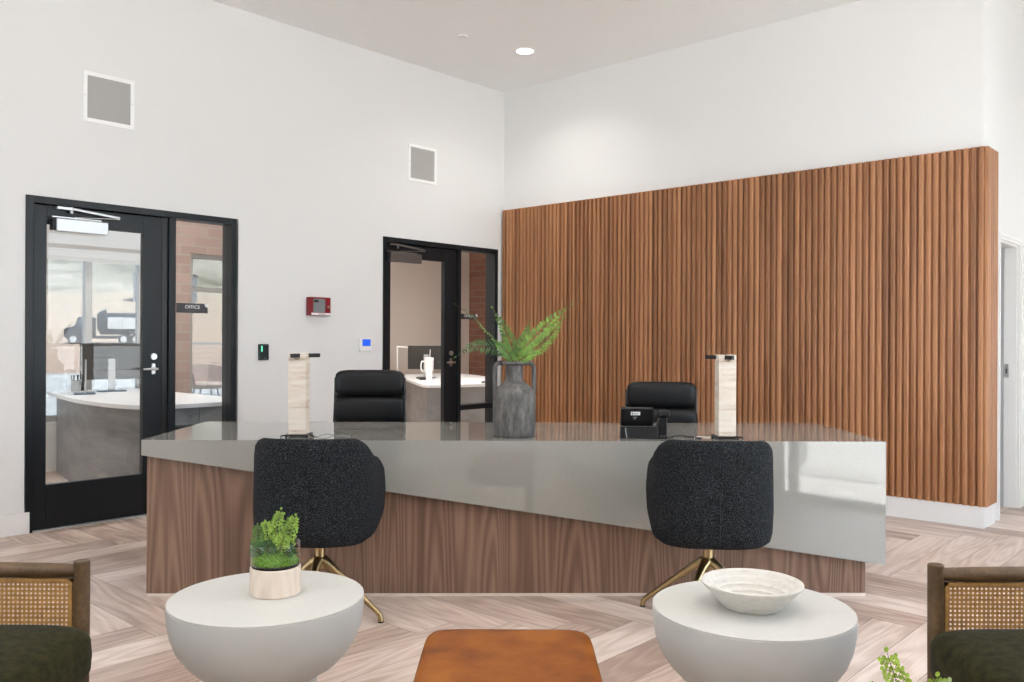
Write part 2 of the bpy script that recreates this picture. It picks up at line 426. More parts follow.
def shade():
    r = thing('roller_shade', 'light grey roller shade pulled part way down the window behind the left office door', 'window shade', (OFX+.05, 0, 0), room=True)
    m, nt, b = new_mat('shade_cloth'); nt.nodes.remove(b)
    d = nt.nodes.new('ShaderNodeBsdfDiffuse'); d.inputs[0].default_value = (.72,.71,.69,1); t = nt.nodes.new('ShaderNodeBsdfTranslucent'); t.inputs[0].default_value = (.6,.59,.57,1)
    tr = nt.nodes.new('ShaderNodeBsdfTransparent'); mx = nt.nodes.new('ShaderNodeMixShader'); mx.inputs[0].default_value = .5
    m2 = nt.nodes.new('ShaderNodeMixShader'); m2.inputs[0].default_value = .12
    nt.links.new(d.outputs[0], mx.inputs[1]); nt.links.new(t.outputs[0], mx.inputs[2]); nt.links.new(mx.outputs[0], m2.inputs[1]); nt.links.new(tr.outputs[0], m2.inputs[2])
    nt.links.new(m2.outputs[0], nt.nodes['Material Output'].inputs[0])
    M().box(0, .002, w1[0], w1[1]+.03, 1.99, 2.5).build('shade_cloth', m, r, smooth=False)
    M().box(-.006, .008, w1[0], w1[1]+.03, 1.955, 1.995).build('bottom_bar', LIGHTF, r, smooth=False)
    M().cyl((0, w1[0], 2.52), (0, w1[1]+.03, 2.52), .03).build('roller', WHITEP, r)
shade()

# baseboards and casing
def bb_x(name, x0, x1, y0, y1, h=.135):
    struct(name, M().box(x0, x1, y0, y1, 0, h), TRIMW, bevel=.003)
bb_x('baseboard_left', 0, .016, YB, -4.388); bb_x('baseboard_left.001', 0, .016, -2.935, -1.556); bb_x('baseboard_left.002', 0, .016, -.108, -.05)
struct('baseboard_back', M().box(.02, 4.386, -.044, 0, 0, .143).box(4.33, 4.386, 0, .245, 0, .143), TRIMW, smooth=False)
struct('baseboard_side', M().box(4.365, 4.381, 1.125, YF, 0, .135), TRIMW, smooth=False)
c = M()
c.box(4.365, 4.385, .318, .36, 0, 1.995).box(4.365, 4.385, .93, 1.12, 0, 1.995).box(4.365, 4.385, .36, .93, 1.955, 1.995)
c.box(4.385, 4.393, .318, .34, 0, 1.995).box(4.385, 4.393, .95, 1.12, 0, 1.995).box(4.385, 4.393, .34, .95, 1.975, 1.995)
c.box(4.19, 4.365, .36, .375, 0, 1.955).box(4.19, 4.365, .915, .93, 0, 1.955).box(4.19, 4.365, .375, .915, 1.94, 1.955)
struct('trim_1', c, TRIMW, smooth=False)
c = thing('door_3', None, None, (0,0,0), room=True, kind='structure')
M().box(4.245, 4.285, .898, .915, 0, 1.94).box(4.245, 4.285, .375, .392, 0, 1.94).build('door_stop', mat('grey_trim', (.42,.42,.42), .5), c, smooth=False)
M().box(4.29, 4.315, .909, .9155, .97, 1.07).box(4.298, 4.306, .905, .912, 1.0, 1.035, mi=1).build('strike_plate', [CHROME, BLACKM], c, smooth=False)
struct('wall_hall', M().box(4.0, 4.03, .25, 1.4, 0, H).box(4.03, 4.20, 1.37, 1.4, 0, H), WALL, smooth=False)

# slatted panel over the lower part of the back wall, returned round its end
def slats():
    r = thing('slat_panel', 'warm brown vertical slatted wood panel covering the lower wall behind the desk', 'wall panel', (0, 0, 0), room=True)
    p = (4.385-.020)/93
    prof = [(0, .020), (.0075, .020), (.0092, .006), (.0135, 0), (.033, 0), (.0395, .005), (.0448, .019)]   # along, recess
    def run(n, x0, face, dirn):
        pts = []
        for k in range(n):
            for a, dep in prof: pts.append((x0+k*p+a, dep))
        pts.append((x0+n*p, .020))
        return pts
    n = 93; x0 = .020; p = (4.385-x0)/n
    front = [(a, -.055+d) for a, d in run(n, x0, 0, 0)]
    sp = .0472
    side = []
    for k in range(6):
        for a, dep in prof: side.append((4.403-dep, -.047+k*.046+a*.97))
    side.append((4.385, .235))
    poly = front[:-1] + [(4.385, -.037)] + side + [(4.335, .285), (4.335, -.003), (x0, -.003)]
    # strips instead of one n-gon
    m = M()
    z0, z1 = .143, 2.528
    outer = front + side
    v = [(x, y, z0) for x, y in outer] + [(x, y, z1) for x, y in outer]
    N = len(outer)
    m.add(v, [(i, i+1, N+i+1, N+i) for i in range(N-1)])
    # caps
    bx = []
    for x, y in outer:
        if y < 0 and x < 4.37: bx.append((x, -.003))
        else: bx.append((4.366, max(y, -.003)))
    for z in (z0, z1):
        v = [(x, y, z) for x, y in outer] + [(x, y, z) for x, y in bx]
        m.add(v, [(i, i+1, N+i+1, N+i) for i in range(N-1)])
    m.build('slats', SLAT, r, smooth=False, fix=False)
slats()

# ------------------------------------------------------------------ office doors (left wall)
def text(body, size, loc, rot, m, parent, ext=.0006, name='lettering'):
    c = bpy.data.curves.new(name, 'FONT'); c.body = body; c.size = size; c.extrude = ext; c.align_x = 'CENTER'; c.align_y = 'CENTER'
    c.materials.append(m)
    tmp = bpy.data.objects.new(name+'_outline', c); me = bpy.data.meshes.new_from_object(tmp); bpy.data.objects.remove(tmp); me.name = name
    o = bpy.data.objects.new(name, me); COL.objects.link(o); o.parent = parent; o.location = loc; o.rotation_euler = rot; return o
def office_door(i, y0, closer_mat, midrail, gl=.128, gr=.752, post=(.93, .98), cb=(.165, .49)):
    d = thing('door_%d' % i, None, None, (0, y0, 0), room=True, kind='structure')
    W = 1.455
    m = M()
    fx0, fx1 = -.12, .012
    m.box(fx0, fx1, 0, .045, 0, DT).box(fx0, fx1, W-.045, W, 0, DT).box(fx0, fx1, .045, W-.045, DT-.045, DT)
    m.box(fx0, fx1, post[0], post[1], 0, DT-.045)
    m.box(-.075, -.055, .045, .06, 0, DT-.045).box(-.075, -.055, post[0]-.015, post[0], 0, DT-.045).box(-.075, -.055, .06, post[0]-.015, DT-.06, DT-.045)
    m.box(fx0, fx1, post[1], W-.045, 0, .40 if midrail else .60)
    m.build('door_frame', FRAME, d, smooth=False, bevel=.002)
    # leaf
    lf = M()
    la, lb, xa, xb = .050, .885, -.052, -.006
    lf.box(xa, xb, la, gl, .012, 2.082).box(xa, xb, gr, lb, .012, 2.082).box(xa, xb, gl, gr, .012, .29).box(xa, xb, gl, gr, 1.963, 2.082)
    leaf = lf.build('door_leaf', FRAME, d, smooth=False, bevel=.002)
    M().box(-.034, -.024, gl-.002, gr+.002, .288, 1.965).build('glass_pane', GLASS, d, smooth=False)
    M().box(-.06, -.01, .888, post[0]-.002, 0, DT-.047).build('astragal', BLACKM, d, smooth=False)
    s = M()
    if midrail:
        s.box(fx0, fx1, post[1], W-.045, .56, .61)
        s.build('side_rail', FRAME, d, smooth=False)
    M().box(-.034, -.024, post[1]-.002, W-.043, .38 if midrail else .58, DT-.043).build('side_glass', GLASS, d, smooth=False)
    # pull side hardware
    h = M()
    h.cyl((-.006, .825, 1.02), (.004, .825, 1.02), .019, 24).cyl((-.006,.825,1.045),(.003,.825,1.045),.013,20).cyl((-.006,.825,.995),(.003,.825,.995),.013,20)
    h.cyl((.004, .825, 1.02), (.045, .825, 1.02), .009, 16)
    h.tube([(.045, .835, 1.02), (.048, .81, 1.02), (.048, .76, 1.02), (.046, .735, 1.02)], [.009,.009,.008,.007], 12)
    h.build('handle', CHROME, d)
    M().cyl((-.006, .825, 1.106), (.010, .825, 1.106), .022, 28).cyl((.010,.825,1.106),(.014,.825,1.106),.015,24).build('deadbolt', CHROME, d)
    # closer
    c0, c1 = cb
    k = M(); k.box(.006, .058, c0, c1, 1.918, 2.002); k.build('closer_body', closer_mat, d, bevel=.006)
    k = M(); k.box(-.006, .046, c0-.022, c0, 1.925, 1.998); k.build('closer_back', BLACKP, d, bevel=.003)
    k = M(); k.box(-.006, .040, c0-.02, c1-.04, 2.006, 2.014); k.box(.015, .03, c0+.1, c0+.125, 2.0, 2.006)
    k.box(.012, .04, c0+.01, c0+.10, 2.062, 2.078); k.cyl((.03, c0+.10, 2.04), (.03, c0+.10, 2.082), .010, 12)
    k.tube([(.03, c0+.10, 2.072), (.055, c0+.40, 2.040)], .0045, 8, flat=1.8); k.cyl((.055, c0+.39, 2.028), (.055, c0+.39, 2.048), .009, 12)
    k.tube([(.03, c0+.12, 2.016), (.055, c0+.39, 2.032)], .004, 8)
    k.build('closer_arm', SILVER if i == 1 else DARKGREYM, d)
    if i == 1:
        M().box(-.07, .02, .045, .93, 0, .010).build('threshold', SILVER, d, smooth=False)
    return d
office_door(1, DOORS[0][0], SILVER, False)
office_door(2, DOORS[1][0], DARKGREYM, True, .092, .742, (.905, .945), (.045, .405))
def office_sign(y0, y1, z0, z1, label):
    r = thing('office_sign', label, 'sign', (-.024, (y0+y1)/2, z0), room=True, group='office signs on the sidelights')
    w = (y1-y0)/2; h = z1-z0
    M().box(.0, .006, -w, w, 0, h).build('sign_plate', mat('charcoal_sign', (.035,.032,.036), .4), r, smooth=False)
    text('OFFICE', .036, (.0068, .0, h*.60), (R(90), 0, R(90)), WHITEP, r)
    b = M()
    for k in range(6):
        b.box(.006, .0072, -.04+k*.014, -.037+k*.014, h*.17, h*.17+.003).box(.006, .0072, -.036+k*.014, -.033+k*.014, h*.26, h*.26+.003)
    b.build('braille_dots', mat('grey_dots', (.25,.25,.25), .5), r, smooth=False)
    M().prism([(w-.028, h-.001), (w-.001, h-.001), (w-.001, h-.03), (w-.02, h-.022)], .006, .0075, axis='x').build('corner_mark', WHITEP, r, smooth=False)
office_sign(-3.414, -3.176, 1.419, 1.489, 'charcoal office sign on the glass beside the left black door')
office_sign(-.60, -.355, 1.432, 1.484, 'dark office sign on the glass beside the right black door, half behind the fern')

# ------------------------------------------------------------------ things on walls and ceiling
def speaker(y0, y1, label):
    r = thing('wall_speaker', label, 'wall speaker', (0, (y0+y1)/2, 2.665), room=True, group='square speakers high on the wall')
    w = (y1-y0)/2; h = .333
    M().box(.0, .008, -w, -w+.026, 0, h).box(0, .008, w-.026, w, 0, h).box(0, .008, -w+.026, w-.026, 0, .026).box(0, .008, -w+.026, w-.026, h-.026, h).build('bezel', mat('bezel_white', (.93,.93,.92), .4), r, smooth=False, bevel=.002)
    M().box(0, .004, -w+.026, w-.026, .026, h-.026).build('grille', GRILLE, r, smooth=False)
    for y in (-w+.012, w-.012): M().cyl((.008, y, h*.52), (.0088, y, h*.52), .004, 10).build('screw', SILVER, r)
speaker(-4.071, -3.735, 'square white-framed grey speaker grille high above the left office door')
speaker(-1.268, -.927, 'square white-framed grey speaker grille above the right office door')
def alarm():
    r = thing('fire_alarm_panel', 'small red fire alarm annunciator box on the white wall', 'alarm panel', (0, -2.225, 1.424), room=True)
    M().box(0, .05, -.112, .092, 0, .149).build('cabinet', RED, r, bevel=.004)
    M().box(.05, .053, -.080, .035, .028, .135).box(.053, .0535, -.073, -.03, .108, .125, mi=1).build('display_window', [GREYG, BLACKP], r, smooth=False)
    M().box(.05, .052, -.095, .090, .004, .022).box(.052, .0525, -.03, .04, .009, .016, mi=1).build('label_strip', [WHITEP, GREYG], r, smooth=False)
    M().cyl((.05, .065, .072), (.058, .065, .072), .009, 16).build('key_lock', CHROME, r)
alarm()
def reader():
    r = thing('card_reader', 'black card reader with green light beside the left office door', 'card reader', (0, -2.73, 1.069), room=True)
    M().box(0, .022, -.043, .043, 0, .124).build('housing', mat('dark_teal_plastic', (.012,.022,.024), .3), r, bevel=.006)
    M().box(.022, .0235, -.026, -.015, .066, .11).build('status_light', GREENLED, r, smooth=False)
    M().box(.022, .0228, 0, .02, .012, .018).build('maker_mark', GREYG, r, smooth=False)
reader()
def thermo():
    r = thing('thermostat', 'white thermostat with blue screen left of the right office door', 'thermostat', (0, -1.749, 1.133), room=True)
    M().box(0, .022, -.062, .062, 0, .11).build('housing', WHITEP, r, bevel=.006)
    M().box(.022, .0228, -.036, .05, .043, .100).build('screen', BLUESCR, r, smooth=False)
thermo()
def downlight(x, y, label=None, on=True, power=7):
    r = thing('downlight', label or 'round recessed ceiling light', 'ceiling light', (x, y, H), room=True, group='recessed ceiling lights')
    M().lathe([(.070, -.004), (.088, -.006), (.092, 0), (.070, 0), (.070, -.004)], seg=40).build('trim_ring', TRIMW, r)
    M().lathe([(0, -.003), (.071, -.003)], seg=40).build('diffuser', LAMPGLOW, r)
    l = bpy.data.lights.new('downlight_lamp', 'AREA'); l.shape = 'DISK'; l.size = .13; l.energy = power; l.color = (1, .965, .92); l.spread = R(130)
    lo = bpy.data.objects.new('downlight_lamp', l); COL.objects.link(lo); lo.parent = r; lo.location = (0, 0, -.012)
downlight(.987, -.802, 'round lit recessed ceiling light near the room corner', power=5)
for x in (3.2, 5.4):  # out-of-view downlights added to brighten the floor and ceiling
    for y in (-3.0, -5.2, -7.4, -9.6):
        downlight(x, y, 'added recessed ceiling light, out of view, brightening the lounge')
for x, y in ((5.6, 2.0),): downlight(x, y, 'added recessed ceiling light, out of view, brightening the lounge')  # one more unseen lamp added for brightness
for x, y in ((-1.3, -2.6), (-1.3, -4.6)): downlight(x, y, 'added recessed ceiling light, out of view, brightening the left office', power=22)  # unseen lamps added to lift the light in the left office
for x, y in ((-1.3, -.7), (-1.3, 1.2)): downlight(x, y, 'added recessed ceiling light, out of view, brightening the right office', power=36)  # likewise added, unseen, to lighten the right office
r = thing('sprinkler_cap', 'small round white sprinkler cover on the ceiling', 'sprinkler', (.85, -1.414, H), room=True)
M().lathe([(0, -.010), (.040, -.010), (.044, -.006), (.044, 0)], seg=32).build('cover', TRIMW, r)
r = thing('ceiling_register', 'white air register at the top edge of the ceiling', 'air vent', (2.42, -1.25, H), room=True)
m = M(); m.box(-.15,.15,-.15,-.12,-.008,0).box(-.15,.15,.12,.15,-.008,0).box(-.15,-.12,-.12,.12,-.008,0).box(.12,.15,-.12,.12,-.008,0)
m.build('frame', TRIMW, r, smooth=False)
m = M()
for k in range(8): m.box(-.12, .12, -.115+k*.03, -.105+k*.03, -.006, 0)
m.build('louvres', TRIMW, r, smooth=False)

# ------------------------------------------------------------------ reception desk
def desk():
    r = thing('reception_desk', 'long reception desk with slanted grey stone front over walnut laminate', 'desk', (.024, 4.106, 0), R(1.03))
    x0, x1, D = -1.774, 1.774, .92
    zt = DESKTOP
    t = .03
    m = M()
    m.box(x0, x1, t, D, zt-.04, zt)
    m.build('desk_top', QUARTZ, r, smooth=False)
    zl, zr = .680, .161
    m = M()
    m.prism([(x0, zl), (x1, zr), (x1, zt), (x0, zt)], 0, t, axis='y')
    m.build('stone_apron', QUARTZ, r, smooth=False)
    M().prism([(t, zr+.005), (D, zr+.13), (D, zt-.04), (t, zt-.04)], x1-t, x1, axis='x').build('stone_return', QUARTZ, r, smooth=False)
    M().prism([(t, zl), (D, zl), (D, zt-.04), (t, zt-.04)], x0, x0+t, axis='x').build('stone_return', QUARTZ, r, smooth=False)
    b0, b1 = x0+.006, x1-.075
    m = M()
    # front panel follows under the apron
    m.box(b0+.02, b1, .052, .072, .012, zt-.06); m.box(b0, b0+.02, .052, D-.05, .012, zl-.002) ; m.box(b1-.02, b1, .072, D-.05, .012, zt-.06)
    m.build('base_panel', LAM, r, smooth=False)
    m = M(); m.box(b0, b1+.001, .048, .054, 0, .012)
    m.build('toe_strip', mat('pale_bead', (.62,.52,.44), .5), r, smooth=False)
    m = M(); m.box(b0+.1, b1-.1, D-.42, D-.40, .02, zt-.06)
    m.build('modesty_panel', LAM, r, smooth=False)
desk()

# ------------------------------------------------------------------ tub chairs
def tub_chair(x, y, rz, leg_rot, label, lr=.295):
    r = thing('tub_chair', label, 'chair', (x, y, 0), rz, group='charcoal tub chairs at the desk')
    path = []   # (x, y, nx, ny, top)
    a, b = .256, .235
    n = 26
    F0 = .205; Y0 = -.045
    for k in range(9):
        t = k/8; yy = F0 + (Y0-F0)*t
        hx = -(a - .004*(1-t)**2)
        hh = .650 + (.725-.650)*(math.sin(t*math.pi/2)**.9)
        path.append((hx, yy, hh))
    for k in range(1, n):
        ph = -90 + 180*k/n
        s, c_ = math.sin(R(ph)), math.cos(R(ph))
        e = .70
        px = a*math.copysign(abs(s)**e, s); py = Y0 - b*abs(c_)**e
        w = 1 - min(1, max(0, (abs(ph)-40)/50))
        hh = .725 + .097*(math.sin(w*math.pi/2)**.75)
        path.append((px, py, hh))
    left = path[:9]
    for k in range(9): q = left[8-k]; path.append((-q[0], q[1], q[2]))
    P = [Vector((p[0], p[1])) for p in path]; N = len(P)
    nor = []
    for i in range(N):
        d = P[min(i+1, N-1)] - P[max(i-1, 0)]; d.normalize(); nor.append(Vector((-d.y, d.x)))   # points inward or outward
    cen = Vector((0, -.02))
    for i in range(N):
        if nor[i].dot(P[i]-cen) < 0: nor[i] = -nor[i]
    m = M(); v = []
    T = .045
    for i in range(N):
        p, q, top = P[i], nor[i], path[i][2]
        fr = 1.0
        if i == 0 or i == N-1: fr = .25
        zb = .368 + .035*max(0, (p.y-Y0)/.25)**1.5
        prof = [(-.085, zb), (-.034, zb+.004), (-.010, zb+.022), (-.001, zb+.06), (.003, zb+.14), (.002, (zb+.14+top-.05)/2), (0, top-.05), (-.003, top-.018), (-.012, top-.004), (-T/2, top), (-T+.008, top-.006), (-T, top-.03), (-T, top-.08), (-T, .44), (-.06, .425)]
        for o_, z in prof: v.append((p.x+q.x*o_, p.y+q.y*o_, z))
    K = 15
    f = []
    for i in range(N-1):
        for k in range(K):
            k2 = (k+1) % K
            f.append((i*K+k, (i+1)*K+k, (i+1)*K+k2, i*K+k2))
    f.append(tuple(range(K))); f.append(tuple(range((N-1)*K, N*K))[::-1])
    m.add(v, f)
    m.build('shell', BOUCLE, r, ang=60)
    # seat pad and under pan
    m = M()
    poly = [(P[i].x-nor[i].x*.040, P[i].y-nor[i].y*.040) for i in range(N)]
    poly2 = [(P[i].x-nor[i].x*.075, P[i].y-nor[i].y*.075) for i in range(N)]
    m.prism(poly, .400, .455)
    m.build('seat', BOUCLE, r, bevel=.02, seg=3)
    M().prism(poly2, .366, .402).build('under_pan', BLACKP, r, smooth=False)
    s = [(.004, Y0-b-.003, z) for z in (.40, .43, .5, .58, .635)]
    M().tube(s, [.0025,.003,.0032,.003,.0015], 8).build('back_seam', mat('black_piping', (.008,.008,.009), .9), r)
    M().lathe([(0,.37),(.075,.37),(.075,.362),(.027,.366),(.024,.34),(.022,.27),(.030,.245),(.024,.225),(0,.222)], seg=28).build('post', BRASS, r)
    for k in range(4):
        an = leg_rot + k*math.pi/2; dx, dy = math.cos(an), math.sin(an)
        pts = [(.014, .262), (.05, .240), (.15, .155), (.25, .068), (.282, .040), (.292, .028), (.295, .004)]
        rad = [.024, .019, .0145, .0125, .012, .012, .0115]
        M().tube([(dx*a_*lr/.295, dy*a_*lr/.295, z) for a_, z in pts], rad, 12, flat=1.0).build('leg', BRASS, r)
        M().cyl((dx*lr, dy*lr, 0), (dx*lr, dy*lr, .006), .013, 14).build('foot_glide', BLACKP, r)
    return r
tub_chair(-.842, 3.80, R(-1), R(-8), 'charcoal boucle tub chair on brass legs, behind the table with the potted fern', .28)
tub_chair(.868, 3.80, R(-4), R(146), 'charcoal boucle tub chair on brass legs, behind the table with the stone bowl', .325)

# ------------------------------------------------------------------ white bowl tables
def bowl_table(x, y, label):
    r = thing('pedestal_table', label, 'side table', (x, y, 0), group='white bowl-shaped side tables')
    prof = [(0, .452), (.292, .452), (.297, .450), (.3, .446)]
    M().lathe([(0, .444), (.280, .444), (.2868, .4475), (.2885, .4515), (.2870, .4528), (.284, .453), (0, .453)], seg=96).build('tabletop', TABLETOP, r)
    M().lathe([(0, .43), (.27, .443), (.2866, .4473), (.2888, .446), (.2892, .430), (.287, .40), (.280, .36), (.265, .32), (.242, .285), (.212, .254), (.183, .236), (.163, .226), (.150, .215), (.148, .20), (.148, .03), (.150, 0), (0, 0)], seg=96).build('bowl_base', TABLE, r, ang=30)
    return r
bowl_table(-.740, 2.622, 'white bowl-shaped pedestal table holding the potted fern')
bowl_table(.709, 2.534, 'white bowl-shaped pedestal table holding the pale stone bowl')

def trav_bowl():
    r = thing('stone_bowl', 'round pale travertine bowl with stepped inner rings on the white table', 'bowl', (.707, 2.530, .453))
    prof = [(0, 0), (.078, 0), (.086, .003), (.094, .011), (.120, .040), (.146, .067), (.1515, .074), (.1515, .077), (.148, .0785), (.143, .078), (.134, .072), (.131, .064), (.124, .060), (.118, .057), (.115, .048), (.108, .044), (.102, .042), (.099, .033), (.092, .029), (.086, .027), (.083, .019), (.05, .013), (0, .012)]
    M().lathe([(a*.965, b*.97) for a, b in prof], seg=96).build('bowl', TRAVB, r, ang=50)
trav_bowl()

def leaf_round(m, c, d, n, s, mi=0):
    """small rounded leaf, c base point, d direction, n normal, s length"""
    d = d.normalized(); w = d.cross(n).normalized(); n = w.cross(d).normalized()
    P = [c, c+d*s*.35+w*s*.42, c+d*s*.8+w*s*.34+n*s*.05, c+d*s, c+d*s*.8-w*s*.34+n*s*.05, c+d*s*.35-w*s*.42]
    mid = c+d*s*.55-n*s*.10
    m.add(P+[mid], [(i, (i+1) % 6, 6) for i in range(6)], mi)
def leaf_long(m, c, d, n, s, wd, mi=0):
    d = d.normalized(); w = d.cross(n).normalized(); n = w.cross(d).normalized()
    P = [c, c+d*s*.3+w*wd, c+d*s*.65+w*wd*.75-n*s*.03, c+d*s-n*s*.08, c+d*s*.65-w*wd*.75-n*s*.03, c+d*s*.3-w*wd]
    m.add(P+[c+d*s*.45+n*wd*.25], [(i, (i+1) % 6, 6) for i in range(6)], mi)
def bez(ps, n):
    """Catmull-Rom through points"""
    ps = [Vector(p) for p in ps]; Q = [ps[0]*2-ps[1]] + ps + [ps[-1]*2-ps[-2]]; out = []
    for i in range(len(ps)-1):
        a, b, c, d = Q[i:i+4]
        for k in range(n):
            t = k/n; out.append(.5*((2*b)+(-a+c)*t+(2*a-5*b+4*c-d)*t*t+(-a+3*b-3*c+d)*t**3))
    out.append(ps[-1]); return out
def round_sprig(parent, name, pts, mat_, leaf=.011, nside=9, seed=0, face=Vector((0,-1,.2)), st=.25, lf=3.2):
    g = random.Random(seed); P = bez(pts, 16)
    m = M(); m.tube(P, [.0013*(1-.6*i/len(P)) for i in range(len(P))], 5, mi=1)
    n = len(P)
    for k in range(nside):
        i = int((st+(1-st)*k/nside)*(n-2)); p = P[i]; d = (P[i+1]-P[i]).normalized()
        side = d.cross(face).normalized(); ln = leaf*lf*(1-.78*k/nside)
        for s in (-1, 1):
            dd = (side*s + d*.75 + Vector((0, g.uniform(-.5,.5), 0))).normalized()
            q = p + dd*ln; m.tube([p, q], .0006, 4, mi=1)
            cnt = max(2, int(ln/leaf*1.3))
            for j in range(cnt):
                b = p + dd*ln*(j+.6)/cnt
                for s2 in (-1, 1):
                    ld = (dd*.5 + dd.cross(face).normalized()*s2 + Vector((g.uniform(-.3,.3),)*3)).normalized()
                    leaf_round(m, b, ld, face+Vector((g.uniform(-.6,.6), 0, g.uniform(-.6,.6))), leaf*g.uniform(.75,1.1))
            leaf_round(m, q, dd, face, leaf*.9)
    leaf_round(m, P[-1], P[-1]-P[-2], face, leaf)
    return m.build(name, [mat_, STEM], parent, smooth=False, fix=False)
def terrarium():
    r = thing('potted_fern', 'small fern and moss in a glass-topped pale wood pot', 'potted plant', (-.724, 2.650, .453))
    r.scale = (.955, .955, .98)
    M().lathe([(0,0),(.076,0),(.079,.003),(.0795,.083),(.077,.086),(.05,.086),(0,.086)], seg=56).build('wood_pot', PALE, r)
    M().lathe([(0,.086),(.074,.086),(.074,.092),(0,.092)], seg=48).build('dark_band', BLACKP, r)
    M().lathe([(0,.0925),(.0765,.0925),(.0785,.094),(.0785,.158),(.0778,.1595),(.0762,.158),(.0762,.096),(0,.096)], seg=64).build('glass_bowl', GLASS, r)
    g = random.Random(5); m = M(); prof = []
    v, f = [], []
    NR, NS = 10, 40
    v.append((0,0,.128))
    for i in range(1, NR+1):
        rr = .074*i/NR
        for k in range(NS):
            a = 2*math.pi*k/NS
            v.append((rr*math.cos(a), rr*math.sin(a), .128-.020*(i/NR)**2+g.uniform(-.002,.003)+.006*math.sin(3*a+i)))
    for k in range(NS): f.append((0, 1+k, 1+(k+1) % NS))
    for i in range(NR-1):
        for k in range(NS): f.append((1+i*NS+k, 1+(i+1)*NS+k, 1+(i+1)*NS+(k+1) % NS, 1+i*NS+(k+1) % NS))
    base = len(v)
    for k in range(NS): a = 2*math.pi*k/NS; v.append((.074*math.cos(a), .074*math.sin(a), .097))
    for k in range(NS): f.append((1+(NR-1)*NS+k, base+k, base+(k+1) % NS, 1+(NR-1)*NS+(k+1) % NS))
    m.add(v, f); m.build('moss', MOSS, r)
    D = [((.00,.0,.12),(.004,-.004,.17),(.010,-.008,.215),(.020,-.012,.262), 0),
         ((.02,.0,.12),(.036,-.006,.16),(.052,-.008,.205),(.066,-.012,.243), 0),
         ((-.01,.01,.12),(-.020,.0,.16),(-.026,-.006,.195),(-.030,-.01,.222), 0),
         ((.01,.01,.12),(.022,.02,.16),(.034,.03,.20),(.044,.03,.232), 1),
         ((0,.0,.12),(-.006,.02,.17),(-.004,.03,.215),(0,.03,.238), 1),
         ((.015,-.02,.12),(.026,-.034,.15),(.034,-.04,.175),(.040,-.045,.19), 0),
         ((-.02,-.02,.115),(-.014,-.036,.14),(-.008,-.045,.155),(0,-.05,.165), 2),
         ((.03,-.02,.115),(.044,-.03,.135),(.052,-.035,.145),(.06,-.03,.15), 2),
         ((-.04,.0,.11),(-.050,-.008,.15),(-.053,-.01,.185),(-.055,-.01,.213), 1),
         ((-.03,-.01,.11),(-.044,-.022,.13),(-.052,-.025,.145),(-.058,-.02,.155), 2)]
    for i, (a, b, c_, d, mi) in enumerate(D):
        round_sprig(r, 'sprig', [a, b, c_, d], [PLANT_B, PLANT_A, PLANT_D][mi], leaf=(.0098, .0085, .009)[mi], nside=8, seed=i)
terrarium()

# foreground fern whose tips reach into the picture
def front_plant():
    r = thing('potted_fern', 'pale green fern whose tips rise beside the olive-cushioned chair, at the picture\'s lower edge', 'potted plant', (.79, 1.62, 0))
    M().lathe([(0,0),(.085,0),(.10,.01),(.125,.30),(.128,.31),(.118,.31),(.112,.29),(0,.28)], seg=48).build('planter', TABLE, r)
    M().lathe([(0,.292),(.111,.286)], seg=32).build('soil', mat('soil', (.03,.02,.012), .95, noise=.5, nscale=80), r)
    D = [((0,0,.28),(-.015,.0,.42),(-.045,.0,.53),(-.078,.01,.645), 0), ((.02,0,.28),(.01,.02,.40),(.015,.02,.50),(.022,.02,.595), 0), ((.03,0,.28),(.03,.0,.42),(.035,.0,.51),(.040,.01,.588), 2),
         ((-.02,.0,.28),(-.05,.0,.40),(-.085,.0,.50),(-.11,.0,.585), 2), ((0,.02,.28),(.01,.06,.4),(0,.09,.47),(-.03,.1,.51), 1), ((0,-.02,.28),(.03,-.06,.4),(.06,-.09,.46),(.10,-.1,.49), 1), ((-.02,-.02,.28),(-.06,-.05,.38),(-.10,-.07,.43),(-.14,-.08,.45), 0)]
    bright = mat('bright_leaf', (.34,.50,.06), .45, noise=.3, nscale=40)
    pale = mat('pale_leaf', (.42,.55,.25), .5, noise=.2, nscale=40)
    for i, (a, b, c_, d, mi) in enumerate(D):
        round_sprig(r, 'sprig', [a, b, c_, d], [bright, bright, pale][mi], leaf=.0115, nside=13, seed=20+i, st=.5, lf=4.6)
front_plant()

